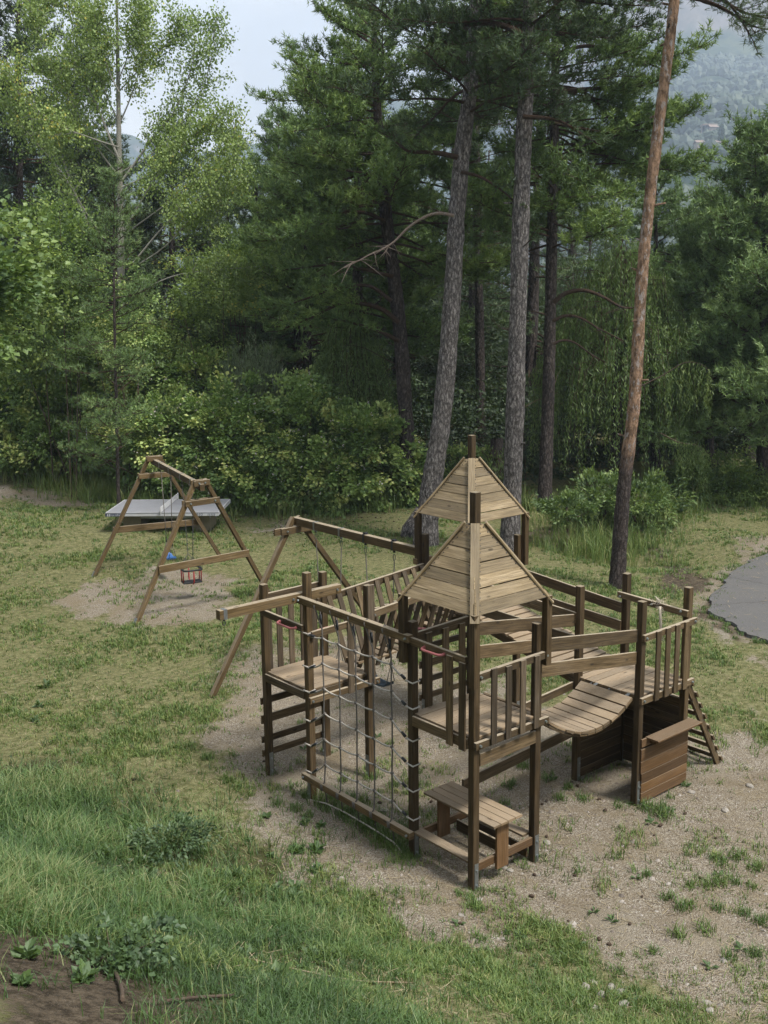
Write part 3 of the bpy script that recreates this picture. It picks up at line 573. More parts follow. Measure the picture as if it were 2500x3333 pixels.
for v_ in VS:
    v2 = v_ + random.uniform(-.02, .03); dv_.tube([P(-.085, v2 - .07, 2.80), P(-.128, v2 - .07, 2.76), P(-.10, v2 - .05, 2.66), P(NU, v_, 2.45)] + [P(NU + random.uniform(-.006, .006), v_ + random.uniform(-.008, .008), z_) for z_ in (2.34, 2.0, 1.66, 1.32, .97, .62)] + [P(-.08, v_ + .01, .395), P(-.128, v_ + .01, .33), P(-.085, v_ + .03, .285), P(-.07, v_ + .04, .12)], .0095, 6)
    dv_.tube([P(-.085, v2 - .07, 2.80), P(-.04, v2 - .07, 2.76), P(-.055, v2 - .04, 2.62), P(NU, v_, 2.45)], .0095, 6); cl.append((P(NU, v_ - .012, 2.52), P(NU, v_ - .03, 2.64)))
    for q in range(3): kn.tube([P(-.128, v_ - .015 + q * .015, .37), P(-.128, v_ - .01 + q * .015, .29)], .010, 6)
b0 = len(dv_.v); dv_.v += kn.v; dv_.uv += kn.uv; dv_.r += kn.r; dv_.sm += kn.sm; dv_.f += [tuple(i + b0 for i in f_) for f_ in kn.f]; dv_.build('drop_rope', M['darkrope'], net)
for a_, c_ in cl:
    k_ = MB(); k_.tube([a_, c_], [.017, .019], 7); k_.build('rope_clamp', M['black'], net)

# V-shaped slat bridge up to the rear roofed tower
bs = sub_empty('slat_bridge', play)
def lerp(a, c, t): return np.asarray(a) + (np.asarray(c) - np.asarray(a)) * t
for v_, sg, h0, h1 in ((-.02, 1, 2.34, 2.50), (1.02, -1, 2.34, 2.50)):
    a_, c_ = P(.9 if v_ < .5 else 1.0, v_, h0), P(3.02, v_ - .03, h1); b_ = MB(); b_.beam(a_, c_, .05, .10); hr = b_.build('handrail', M['rail'], bs)
    bolt(a_ + [.08, -.03 if v_ > .5 else .03, 0], (0, -1 if v_ > .5 else 1, 0), hr)
    for k in range(11):
        t = .09 + k * .085; top = lerp(a_, c_, t) + [0, sg * -.035, .035]; sag = .13 * 4 * t * (1 - t)
        bot = P(top[0] + random.uniform(-.05, .05), .5 - sg * .11, 1.53 + .3 * t - sag - random.uniform(0, .06)); d = bot - top
        if v_ > .5: top = top + [0, -.0, .02]
        k_ = MB(); k_.beam(bot + d * .04, top, .085, .024, side=(1, 0, 0)); k_.build('slat', M['picket'] if k % 3 else M['rail'], bs)
for k in range(13):
    t = (k + .5) / 13; z_ = 1.56 + .34 * t - .13 * 4 * t * (1 - t); u_ = 1.08 + 1.9 * t
    k_ = MB(); k_.beam(P(u_, .33, z_), P(u_, .67, z_), .12, .03, side=(1, 0, 0)); k_.build('tread', M['deck'], bs)

# hanging plank bridge from the front tower to the right-hand tower
cb = MB(); K = 13; zl = lambda t: (1.80 * (1 - t) + 1.50 * t) - .40 * 4 * t * (1 - t) * (0.82 + .2 * t)
for k in range(K):
    t0, t1 = k / K, (k + 1) / K; u0_, u1_ = 1.10 + 1.86 * t0, 1.10 + 1.86 * t1; z0_, z1_ = zl(t0), zl(t1); g_ = .07 * (1 if t0 > .35 else .15)
    d = np.array([u1_ - u0_, 0, z1_ - z0_]); a_ = P(u0_, 0, z0_) + d * g_; c_ = P(u1_, 0, z1_) - d * g_ * .6; mid = (a_ + c_) / 2; L_ = np.linalg.norm(c_ - a_); n_ = unit(np.cross(d, [0, 1, 0])); n_ = n_ if n_[2] > 0 else -n_
    j = random.uniform(-.012, .012); cb.beam(np.array([mid[0], -3.10 - j, mid[2]]), np.array([mid[0], -3.93 - j, mid[2]]), L_, .03, side=d)
cbo = cb.build('plank_bridge', M['deck'], play)
uns = {3.16: MB(), 3.87: MB()}
for k in range(K):
    t0, t1 = k / K, (k + 1) / K; a_ = P(1.10 + 1.86 * t0, 0, zl(t0)); c_ = P(1.10 + 1.86 * t1, 0, zl(t1)); d = c_ - a_; n_ = unit(np.cross(d, [0, -1, 0])); n_ = n_ if n_[2] < 0 else -n_; mid = (a_ + c_) / 2 + n_ * .036; L_ = np.linalg.norm(d) * .94
    for v_, un in uns.items(): un.beam(np.array([mid[0], -v_ + .05, mid[2]]), np.array([mid[0], -v_ - .05, mid[2]]), L_, .03, side=d)
for un in uns.values(): un.build('slat_batten', M['rail'], cbo)
for v_ in (3.22, 3.52, 3.83):
    st = MB(); st.tube([P(1.0, v_, 1.76)] + [P(1.10 + 1.86 * t, v_, zl(t) - .03) for t in np.linspace(0, 1, 10)] + [P(3.02, v_, 1.49)], .012, 6); st.build('cable', M['chain'], cbo)
for v_ in (3.3, 3.82):
    k_ = MB(); k_.beam(P(2.95, v_, 1.485), P(3.04, v_, 1.505), .045, .006, side=(0, 1, 0)); k_.build('hinge_plate', M['steel'], cbo)
def board(p0, p1, h_, name='side_rail', w_=.032): return railing(p0, p1, w_, h_, name=name)
board(P(1.0, 4.0, 2.63), P(3.03, 3.915, 2.305), .165); board(P(1.0, 4.0, 2.335), P(3.03, 3.915, 2.01), .165)
board(P(1.0, 3.08, 2.63), P(3.14, 2.885, 2.265), .165); board(P(1.0, 3.08, 2.335), P(3.12, 2.89, 1.97), .165)

# right-hand tower with counter, dark side panel and leaning ladder
du, dv0 = 3.07, 2.95
post(du, dv0, 2.76, (0, 1)); post(du + 1, dv0, 2.76, (0, 1)); post(du, dv0 + 1, 2.76, (0, 1)); post(du + 1, dv0 + 1, 2.76, (0, 1))
deck(du, dv0, HD_)
r_ = railing(P(du - .04, 4.015, 2.29), P(du + 1.1, 4.015, 2.30), .045, .085); bolt(P(du + .0, 4.04, 2.29), (0, -1, 0), r_); bolt(P(du + 1.05, 4.04, 2.30), (0, -1, 0), r_)
for u_ in (.235, .44, .645, .85): picket(P(du + u_, 4.052, 2.34), P(du + u_, 4.052, HD_ - .09), .095, .024, r_, (1, 0, 0), 'rail')
r_ = railing(P(du - .05, 4.013, 1.45), P(du + 1.1, 4.013, 1.455), .045, .085, name='lower_rail'); bolt(P(du + .0, 4.036, 1.45), (0, -1, 0), r_); bolt(P(du + 1.05, 4.036, 1.455), (0, -1, 0), r_)
r_ = railing(P(du + 1 - .075, dv0 - .08, 2.46), P(du + 1 - .075, dv0 + 1.06, 2.42), .05, .085, name='rope_rail')
for v_ in (dv0 - .03, dv0 + .5, dv0 + .96): bolt(P(du + .9, v_, 2.44), (-1, 0, 0), r_)
cp = MB()
for i, (z0_, z1_) in enumerate(((.03, .17), (.175, .30), (.305, .44), (.445, .61), (.615, .78))):
    cp.beam(P(du + .0 + .02 * (i < 3), 4.01, (z0_ + z1_) / 2), P(du + 1.03, 4.01, (z0_ + z1_) / 2), .026, z1_ - z0_ - .003)
cpo = cp.build('counter_panel', M['panel'], play)
k_ = MB(); k_.beam(P(du - .0, 4.012, .865), P(du + 1.02, 4.012, .865), .024, .11); k_.build('upper_board', M['panel'], cpo)
k_ = MB(); k_.beam(P(du + .1, 4.10, .915), P(du + 1.08, 4.10, .915), .21, .026, side=(0, 1, 0)); k_.build('counter_shelf', M['panel'], cpo)
for u_ in (.17, .85):
    k_ = MB(); k_.beam(P(du + u_, 4.07, .87), P(du + u_ + .11, 4.07, .87), .1, .07); k_.build('shelf_bracket', M['panel'], cpo)
sp_ = MB()
for i in range(11):
    z_ = .085 + .13 * i; sp_.beam(P(du + .05, dv0 + .01, z_), P(du + .95, dv0 + .01, z_), .024, .128)
sp_.build('side_panel', M['post'], play)
sp_ = MB()
for i in range(9):
    z_ = .10 + .13 * i; sp_.beam(P(du + .985, dv0 + .05, z_), P(du + .985, dv0 + .95, z_), .024, .128)
sp_.build('side_panel', M['post'], play)
for v_ in (dv0 + .03, dv0 + .97): pass
ld = sub_empty('leaning_ladder', play)
for v_ in (dv0 + .06, dv0 + .98):
    b_ = MB(); b_.beam(P(5.02, v_, -.03), P(4.12, v_, 1.46), .045, .10); b_.build('side_rail', M['rail'], ld)
for k in range(8):
    t = .05 + k * .126; c_ = lerp(P(5.02, 0, -.03), P(4.12, 0, 1.46), t) + np.array([.052, 0, .032]); b_ = MB(); b_.beam(np.array([c_[0], -(dv0 + .01), c_[2]]), np.array([c_[0], -(dv0 + 1.03), c_[2]]), .095, .028, side=unit(np.array([-.9, 0, 1.49]))); b_.build('rung', M['rail'], ld)

# ramp from the rear roofed tower to the right-hand tower
rm = MB(); K = 15
for k in range(K):
    t0, t1 = k / K + .006, (k + 1) / K - .006; v0_, v1_ = .97 + 1.96 * t0, .97 + 1.96 * t1; z0_, z1_ = HC - .02 - .42 * t0, HC - .02 - .42 * t1
    sk = random.uniform(-.02, .02); rm.beam(P(3.06 + sk, (v0_ + v1_) / 2, (z0_ + z1_) / 2), P(4.04 + sk, (v0_ + v1_) / 2, (z0_ + z1_) / 2 + random.uniform(-.006, .006)), abs(v1_ - v0_), .032, side=P(0, v1_ - v0_, z1_ - z0_))
rmo = rm.build('ramp', M['deck'], play)
for u_ in (3.12, 3.98):
    k_ = MB(); k_.beam(P(u_, 1.0, HC - .12), P(u_, 2.92, HD_ - .10), .05, .12); k_.build('stringer', M['rail'], rmo)
board(P(4.07, .92, 2.40), P(4.0, 2.925, 2.275), .15); board(P(4.07, .92, 2.08), P(4.0, 2.925, 2.01), .15)
board(P(3.0, .92, 2.42), P(3.03, 2.93, 2.32), .15); board(P(3.0, .92, 2.06), P(3.03, 2.93, 2.0), .15)

# swing frame joined to the rear roofed tower
sb = MB(); sb.beam(P(3.0, -3.5, 2.70), P(3.0, -.10, 2.70), .10, .135); sbo = sb.build('swing_beam', M['frame'], play)
for k, v_ in enumerate((-2.85, -2.14, -1.49, -.77)):
    c = MB(); mt = M['steel'] if k < 2 else M['black']
    c.box((2.945, -v_ - .02, 2.628), (3.055, -v_ + .02, 2.773), ch=0)
    if k > 1: c.box((2.97, -v_ - .03, 2.77), (3.03, -v_ + .03, 2.80), ch=0)
    c.tube([P(3.0, v_, 2.63), P(3.0, v_, 2.585)], .022, 8); c.build('hanger', mt, sbo)
def a_leg(top, foot, parent, mat='frame'):
    top, foot = np.asarray(top, float), np.asarray(foot, float); d = unit(foot - top); b_ = MB(); b_.beam(foot + d * .06, top - d * .05, .09, .09, side=(0, 1, 0), ch=.006); o = b_.build('frame_leg', M[mat], parent)
    k_ = MB(); s_ = -1 if foot[0] < top[0] else 1; q = np.array([s_ * .05, 0, -.0]); k_.beam(foot + d * .05 + q, foot - d * .42 + q, .06, .006, side=(0, 1, 0), ch=.001); k_.build('metal_foot', M['steel'], o); return o
a_leg(P(2.93, -3.46, 2.72), P(.96, -3.14, 0), play); a_leg(P(3.07, -3.46, 2.72), P(4.95, -3.14, 0), play)
b_ = MB(); b_.beam(P(2.62, -3.57, 2.52), P(3.38, -3.57, 2.52), .04, .12); b_.build('spreader', M['frame'], play); b_ = MB(); b_.beam(P(2.62, -3.36, 2.56), P(3.38, -3.36, 2.56), .04, .12); o = b_.build('spreader', M['frame'], play); bolt(P(2.74, -3.34, 2.56), (0, -1, 0), o)
b_ = MB(); b_.beam(P(2.88, -.14, 2.57), P(3.2, -.14, 2.57), .09, .09); b_.build('beam_support', M['frame'], play)
# frayed rope scrap tied to the rail
fr = thing('rope_scrap', 'frayed grey rope scrap knotted round the far rail of the right-hand tower', 'rope', P(du + .92, dv0 + .62, 2.46))
b_ = MB()
for k in range(90):
    a = random.uniform(0, 6.28); c_ = P(du + .925, dv0 + .62 + random.gauss(0, .05), 2.45) + np.array([math.cos(a) * .04, 0, math.sin(a) * .06]); b_.tube([c_, c_ + np.array([random.gauss(0, .03), random.gauss(0, .04), random.gauss(.01, .03)])], .0035, 4)
b_.build('frayed_knot', M['fray'], fr)
b_ = MB(); b_.tube([P(du + .895, dv0 + .64, 2.44), P(du + .88, dv0 + .66, 2.3), P(du + .88, dv0 + .675, 2.15), P(du + .885, dv0 + .69, 2.03)], [.02, .019, .018, .02], 7)
for k in range(60):
    z_ = random.choice((random.uniform(2.0, 2.08), random.uniform(2.0, 2.4))); c_ = P(du + .882, dv0 + .675, z_); b_.tube([c_, c_ + np.array([random.gauss(0, .035), random.gauss(0, .035), random.gauss(-.01, .02)])], .003, 4)
b_.build('tail', M['fray'], fr)

# ------------------------------------------------------------------ swings that hang from the frames
def chain(mb, p0, p1, pitch=.034, r=.0042):
    p0, p1 = np.asarray(p0, float), np.asarray(p1, float); L_ = np.linalg.norm(p1 - p0); k = max(2, int(L_ / pitch)); d = unit(p1 - p0); a = unit(np.cross(d, [0.3, 1, 0.1])); b2 = np.cross(d, a)
    for i in range(k):
        c_ = p0 + d * (i + .5) * L_ / k; s_ = a if i % 2 else b2
        mb.tube([c_ + d * math.cos(q) * pitch * .66 + s_ * math.sin(q) * pitch * .34 for q in np.linspace(0, 6.2832, 9)], r, 4, cap=False)
def shackle(mb, p): mb.tube([np.asarray(p) + [math.sin(q) * .022 * (1 if q < 3.14 else 1), 0, -.055 + math.cos(q) * .055] for q in np.linspace(0, 6.28, 14)], .006, 5, cap=False)
def flat_swing(name, label, p_l, p_r, zs, mat, rope_mat, group=None, across=np.array([1.0, 0, 0])):
    mid = (np.asarray(p_l) + np.asarray(p_r)) / 2; t = thing(name, label, 'swing', (mid[0], mid[1], zs), group); along = unit(np.asarray(p_r) - np.asarray(p_l)); along = unit(along * [1, 1, 0]); ac = unit(np.cross([0, 0, 1], along))
    half = .24; rows = []; b_ = MB(); n_ = 14
    def prof(s_): return zs + .03 * (s_ / half) ** 2 * 1.0 + (.035 * max(0, abs(s_) - .19) / .05)
    for i in range(n_ + 1):
        s_ = -half + 2 * half * i / n_; wd = .10 if abs(s_) < .2 else .10 - .03 * (abs(s_) - .2) / .04; c_ = np.array([mid[0], mid[1], 0]) + along * s_; z_ = prof(s_)
        rows.append([c_ + ac * -wd + [0, 0, z_ - .03], c_ + ac * -wd + [0, 0, z_], c_ + ac * -.05 + [0, 0, z_ + .006], c_ + [0, 0, z_ + .002], c_ + ac * .05 + [0, 0, z_ + .006], c_ + ac * wd + [0, 0, z_], c_ + ac * wd + [0, 0, z_ - .03], c_ + [0, 0, z_ - .035]])
    b_._prism(rows, smooth=False); so_ = b_.build('seat', mat, t)
    rb = MB()
    for k in range(-4, 5): rb.tube([np.array([mid[0], mid[1], 0]) + along * s_ + ac * k * .018 + [0, 0, prof(s_) + .006] for s_ in np.linspace(-.2, .2, 8)], .004, 4)
    rb.build('grip_ribs', mat, so_)
    for sgn, hp in ((-1, np.asarray(p_l, float)), (1, np.asarray(p_r, float))):
        e = np.array([mid[0], mid[1], 0]) + along * sgn * .235 + [0, 0, prof(.235)]; h0 = hp - [0, 0, .14]; j = lerp(e, h0, .16); b2 = MB(); b2.tube([h0, lerp(h0, j, .5) + [0.0, 0.0, 0], j], .009, 6)
        for q in (-1, 1): b2.tube([j, e + ac * .085 * q], .007, 5)
        ro = b2.build('rope', rope_mat, t); k_ = MB(); k_.tube([j + [0, 0, .05], j - [0, 0, .03]], .016, 7); k_.build('clamp', M['black'], ro)
        k_ = MB(); shackle(k_, hp - [0, 0, .02]); k_.build('shackle', M['chain'], ro)
    return t
flat_swing('swing', 'slate blue plastic swing seat on ropes, hanging nearest the rear roofed tower', P(3.0, -1.49, 2.58), P(3.0, -.77, 2.58), .32, M['teal'], M['darkrope'], 'flat swings on the climbing frame')
flat_swing('swing', 'flat blue swing mostly hidden behind the platform of the tower with the overhanging beam', P(3.0, -2.85, 2.58), P(3.0, -2.14, 2.58), .30, M['blue'], M['darkrope'], 'flat swings on the climbing frame')

# ------------------------------------------------------------------ free-standing swing set
F0, F1 = np.array([3.64, 7.80, 2.70]), np.array([4.62, 11.62, 2.72]); FL = [(P(2.0, -7.83, 0), P(5.28, -7.77, 0)), (P(3.06, -12.03, 0), P(6.22, -11.25, 0))]
sset = thing('swing_set', 'free-standing brown wooden swing frame on four splayed legs before the grey table', 'swing frame', (F0[0], F0[1], 0))
bd = unit(F1 - F0); b_ = MB(); b_.beam(F0 - bd * .16, F1 + bd * .16, .10, .14); bo = b_.build('beam', M['frame'], sset)
TS = [.16, .37, .62, .84]; hang = [lerp(F0, F1, t) for t in TS]
for h_ in hang:
    k_ = MB()
    for s_ in (-1, 1): k_.beam(h_ + np.cross([0, 0, 1], bd) * s_ * .053 + [0, 0, -.075], h_ + np.cross([0, 0, 1], bd) * s_ * .053 + [0, 0, .073], .006, .03, side=np.cross([0, 0, 1], bd), ch=0)
    k_.beam(h_ - np.cross([0, 0, 1], bd) * .055 + [0, 0, .074], h_ + np.cross([0, 0, 1], bd) * .055 + [0, 0, .074], .03, .006, side=bd, ch=0); k_.tube([h_ - [0, 0, .07], h_ - [0, 0, .12]], .018, 8); k_.build('hanger', M['steel'], bo)
for (fa, fb), ap, sg in ((FL[0], F0, -1), (FL[1], F1, 1)):
    ax = unit((fb - fa) * [1, 1, 0]); tops = []
    for f_, s_ in ((fa, -1), (fb, 1)):
        f_ = np.array([f_[0], f_[1], float(H(f_[0], f_[1]))]); tp = ap + ax * s_ * .11 + [0, 0, .14]; tops.append((f_, tp)); d = unit(f_ - tp); b_ = MB(); b_.beam(f_ + d * .05, tp, .09, .09, side=np.cross(ax, [0, 0, 1]), ch=.006); o = b_.build('leg', M['frame'], sset)
        k_ = MB(); k_.beam(f_ + d * .05 - ax * s_ * -.054, f_ - d * .14 - ax * s_ * -.054, .1, .006, side=np.cross(ax, [0, 0, 1]), ch=.001); k_.build('metal_foot', M['steel'], o)
    nn = unit(np.cross(ax, [0, 0, 1])) * (1 if np.cross(ax, [0, 0, 1]) @ (F0 - F1) * sg < 0 else -1)
    for tz, nm in ((.02, 'cleat'), (.165, 'cleat'), (.62, 'crossbar')):
        a_, c_ = lerp(tops[0][1], tops[0][0], tz), lerp(tops[1][1], tops[1][0], tz); ext = ax * (.05 if nm == 'cleat' else .04)
        for s2 in ((1, -1) if nm == 'cleat' else (1,)):
            b_ = MB(); off = nn * .066 * s2; b_.beam(a_ - ext + off, c_ + ext + off, .04, .12 if nm == 'cleat' else .155); o = b_.build(nm, M['frame'], sset)
            if s2 == 1 and nm == 'cleat':
                for q in (a_, c_): bolt(q + nn * .086 + ax * (.07 if q is a_ else -.07), nn, o, .022)
flat_swing('swing', 'bright blue plastic swing seat on the far half of the free-standing frame', hang[3] - [0, 0, .1], hang[2] - [0, 0, .1], .55, M['blue'], M['darkrope'])
# cradle seat
cc = (hang[0] + hang[1]) / 2; zc = .36; cr = thing('cradle_swing', 'red and black toddler cradle swing on steel chains', 'cradle swing', (cc[0], cc[1], zc)); al = unit((hang[0] - hang[1]) * [1, 1, 0]); ac = np.cross([0, 0, 1], al); c0 = np.array([cc[0], cc[1], 0])
def rrect(a, c_, z_, k=5, rr=.09):
    pts = []
    for q, (sa, sc) in enumerate(((1, 1), (-1, 1), (-1, -1), (1, -1))):
        for t in np.linspace(0, math.pi / 2, k): pts.append(c0 + al * (sa * (a - rr)) + ac * (sc * (c_ - rr)) + al * rr * math.cos(q * math.pi / 2 + t) + ac * rr * math.sin(q * math.pi / 2 + t) + [0, 0, z_])
    return pts + [pts[0]]
b_ = MB(); b_.tube(rrect(.21, .21, zc + .32), .022, 8, cap=False); b_.build('rim', M['black'], cr)
b_ = MB(); b_.beam(c0 + ac * -.21 + [0, 0, zc + .02], c0 + ac * .21 + [0, 0, zc + .02], .24, .035, side=al); b_.build('seat', M['black'], cr)
for sa in (-1, 1):
    for sc in (-.075, .075):
        b_ = MB(); b_.tube([c0 + ac * sa * .21 + al * sc + [0, 0, zc + .32], c0 + ac * sa * .20 + al * sc + [0, 0, zc + .03]], .014, 6); b_.build('bar', M['redf'], cr)
    b_ = MB(); b_.tube([c0 + al * sa * .21 + [0, 0, zc + .32], c0 + al * sa * .215 + [0, 0, zc + .1], c0 + al * sa * .20 + [0, 0, zc + .04], c0 + al * sa * .15 + [0, 0, zc + .0], c0 + al * sa * .1 + [0, 0, zc]], .017, 7); b_.build('bar', M['redf'], cr)
for sgn, hp in ((1, hang[0]), (-1, hang[1])):
    b_ = MB(); j = c0 + al * sgn * .2 + [0, 0, zc + .62]; top = hp - [0, 0, .22]; chain(b_, top, j)
    for q in (-1, 1): chain(b_, j, c0 + al * sgn * .12 + ac * q * .2 + [0, 0, zc + .35])
    shackle(b_, hp - [0, 0, .11]); b_.build('chain', M['chain'], cr)

# ------------------------------------------------------------------ ping-pong table
TX, TY, TA = 7.006, 15.335, -.73; ca, sa = math.cos(TA), math.sin(TA); ex, ey = np.array([ca, sa, 0]), np.array([-sa, ca, 0]); t0 = np.array([TX, TY, 0]); zt = .80; hL, hW = 1.585, 1.0
pp = thing('ping_pong_table', 'grey outdoor ping-pong table with a white net, behind the swing frame', 'ping-pong table', (TX, TY, float(H(TX, TY))))
b_ = MB(); b_.beam(t0 - ex * hL + [0, 0, zt - .012], t0 + ex * hL + [0, 0, zt - .012], 2 * hW, .024, side=ey, ch=.002); top = b_.build('table_top', M['top'], pp)
b_ = MB()
for s_ in (-1, 1):
    b_.beam(t0 - ex * hL + ey * s_ * (hW - .02) + [0, 0, zt - .065], t0 + ex * hL + ey * s_ * (hW - .02) + [0, 0, zt - .065], .03, .082); b_.beam(t0 + ex * s_ * (hL - .02) - ey * (hW - .04) + [0, 0, zt - .065], t0 + ex * s_ * (hL - .02) + ey * (hW - .04) + [0, 0, zt - .065], .03, .082)
b_.build('rim', M['white'], top)
b_ = MB()
for s_ in (-1, 1):
    b_.beam(t0 - ex * hL + ey * s_ * (hW - .014) + [0, 0, zt + .002], t0 + ex * hL + ey * s_ * (hW - .014) + [0, 0, zt + .002], .028, .004, ch=0); b_.beam(t0 + ex * s_ * (hL - .014) - ey * (hW - .03) + [0, 0, zt + .002], t0 + ex * s_ * (hL - .014) + ey * (hW - .03) + [0, 0, zt + .002], .028, .004, ch=0)
b_.build('line', M['white'], top)
b_ = MB(); b_.beam(t0 - ex * hL - ey * (hW + .0065) + [0, 0, zt - .065], t0 - ex * (hL - .5) - ey * (hW + .0065) + [0, 0, zt - .065], .003, .08, ch=0); pl = b_.build('name_plate', M['navy'], top)
b_ = MB()
for k in range(6): b_.beam(t0 - ey * (hW + .12) + [0, 0, zt + .03 + k * .027], t0 + ey * (hW + .12) + [0, 0, zt + .03 + k * .027], .012, .013, side=ex, ch=0)
for s_ in (-1, 1): b_.beam(t0 + ey * s_ * (hW + .12) + [0, 0, zt - .02], t0 + ey * s_ * (hW + .12) + [0, 0, zt + .18], .02, .02, side=ex)
b_.build('net', M['net'], pp)
for s_ in (-1, 1):
    b_ = MB(); c_ = t0 + ex * s_ * .98; zg = float(H(TX, TY)) - .25; b_.beam(c_ - ey * .5 + [0, 0, (zt - .1 + zg) / 2], c_ + ey * .5 + [0, 0, (zt - .1 + zg) / 2], .5, zt - .1 - zg, side=ex, ch=.02); b_.build('leg', M['beige'], pp)
b_ = MB(); b_.beam(t0 - ex * 1.2 - ey * .45 + [0, 0, zt - .19], t0 + ex * 1.25 - ey * .45 + [0, 0, zt - .19], .05, .17); b_.build('apron', M['white'], pp)
def lettering(txt, size, pos, xdir, ndir, mat, parent):
    cu = bpy.data.curves.new('lettering', 'FONT'); cu.body = txt; cu.size = size; cu.extrude = .0008; cu.align_x = 'LEFT'; cu.align_y = 'CENTER'; o = bpy.data.objects.new('lettering', cu); COL.objects.link(o); bpy.context.view_layer.update()
    me_ = bpy.data.meshes.new_from_object(o.evaluated_get(bpy.context.evaluated_depsgraph_get())); bpy.data.objects.remove(o); o = bpy.data.objects.new('lettering', me_); COL.objects.link(o); me_.materials.append(mat)
    x_ = unit(xdir); z_ = unit(ndir); y_ = np.cross(z_, x_); mm = Matrix.Identity(4); pos = np.asarray(pos) - root_loc(parent)
    for i in range(3): mm[i][0], mm[i][1], mm[i][2], mm[i][3] = x_[i], y_[i], z_[i], pos[i]
    o.parent = parent; o.matrix_local = mm; return o
lettering('cornilleau', .095, t0 - ex * (hL - .13) - ey * (hW + .0095) + [0, 0, zt - .065], ex, -ey, M['white'], pl)
lettering('510', .12, t0 + ex * (hL - .62) - ey * (hW - .0035) + [0, 0, zt - .065], ex, -ey, M['navy'], top)
b_ = MB()
for k in range(5): b_.beam(t0 + ex * (hL - .30 + k * .045) - ey * (hW - .002) + [0, 0, zt - .095], t0 + ex * (hL - .285 + k * .045) - ey * (hW - .002) + [0, 0, zt - .035], .014, .003, side=ex, ch=0)
b_.build('stripe', M['navy'], top)
b_ = MB(); 
for k in range(2): b_.poly([t0 - ex * (hL - .04 - k * .05) - ey * (hW + .0085) + [0, 0, zt - .1], t0 - ex * (hL - .07 - k * .05) - ey * (hW + .0085) + [0, 0, zt - .1], t0 - ex * (hL - .085 - k * .05) - ey * (hW + .0085) + [0, 0, zt - .035], t0 - ex * (hL - .055 - k * .05) - ey * (hW + .0085) + [0, 0, zt - .035]], .001)
b_.build('emblem', M['white'], pl)

# ------------------------------------------------------------------ vegetation builders
def rdirs(n):
    v = rng.normal(size=(n, 3)); return v / np.linalg.norm(v, axis=1, keepdims=True)
def nrm(v): return v / np.maximum(np.linalg.norm(v, axis=1, keepdims=True), 1e-9)
def needles(C, Dv, R, L=.15, k=9, w=.014, spread=.85):
    """Needle tufts: k thin pointed needles round each twig tip."""
    n = len(C); C = np.repeat(C, k, 0); Dv = np.repeat(nrm(Dv), k, 0); R = np.repeat(R, k)
    nd = nrm(Dv * .75 + rdirs(n * k) * spread); base = C + Dv * rng.uniform(-.7, .15, (n * k, 1)) * L * .7; sd_ = nrm(np.cross(nd, rdirs(n * k))) * (w * .5) * rng.uniform(.7, 1.3, (n * k, 1)); ln = L * rng.uniform(.7, 1.2, (n * k, 1))
    V = np.stack([base - sd_, base + sd_, base + nd * ln], 1).reshape(-1, 3); F = np.arange(n * k * 3).reshape(-1, 3)
    return V, F, np.repeat(np.clip(R + rng.normal(0, .09, n * k), 0, 1), 3)
def leaves(C, Dv, R, L=.08, W=.055, flat=.5, fold=.25):
    """Folded leaf blades, one at each point."""
    n = len(C); a = nrm(Dv + rdirs(n) * .6); nn = nrm(np.array([0, 0, 1.0]) * flat + rdirs(n)); b = nrm(np.cross(a, nn)); nn = np.cross(b, a); s = rng.uniform(.65, 1.25, (n, 1))
    V = np.stack([C - a * L * s * .5, C + b * W * s * .5 + nn * W * s * fold * .5, C + a * L * s * .5, C - b * W * s * .5 + nn * W * s * fold * .5], 1).reshape(-1, 3)
    return V, np.arange(n * 4).reshape(-1, 4), np.repeat(np.clip(R, 0, 1), 4)
def foliage(name, VFR, mat, parent):
    V, F, R = VFR; off = root_loc(parent); return link_mesh(name, raw_mesh(name, V - off, F, R), mat, parent)
def interp(path, t):
    path = np.asarray(path); k = len(path) - 1; x = min(max(t, 0), 1) * k; i = min(int(x), k - 1); return path[i] + (path[i + 1] - path[i]) * (x - i)
def smooth_path(pts, n=14):
    pts = [np.asarray(p, float) for p in pts]; pts = [2 * pts[0] - pts[1]] + pts + [2 * pts[-1] - pts[-2]]; o = []
    for i in range(1, len(pts) - 2):
        for t in np.linspace(0, 1, n)[:-1]:
            p0, p1, p2, p3 = pts[i - 1:i + 3]; o.append(.5 * (2 * p1 + (p2 - p0) * t + (2 * p0 - 5 * p1 + 4 * p2 - p3) * t * t + (3 * p1 - p0 - 3 * p2 + p3) * t ** 3))
    o.append(pts[-2]); return o
def branch_curve(p, az, el, L, curve=-.25, up=.3, n=8):
    """A limb that leaves at elevation el, sags and turns up again."""
    d = np.array([math.cos(az) * math.cos(el), math.sin(az) * math.cos(el), math.sin(el)]); pts = [np.asarray(p, float)]
    for i in range(n):
        t = i / n; d = unit(d + np.array([random.gauss(0, .09), random.gauss(0, .09), random.gauss(0, .05) + curve * (1 - t) * .35 + up * t * .35])); pts.append(pts[-1] + d * L / n)
    return pts
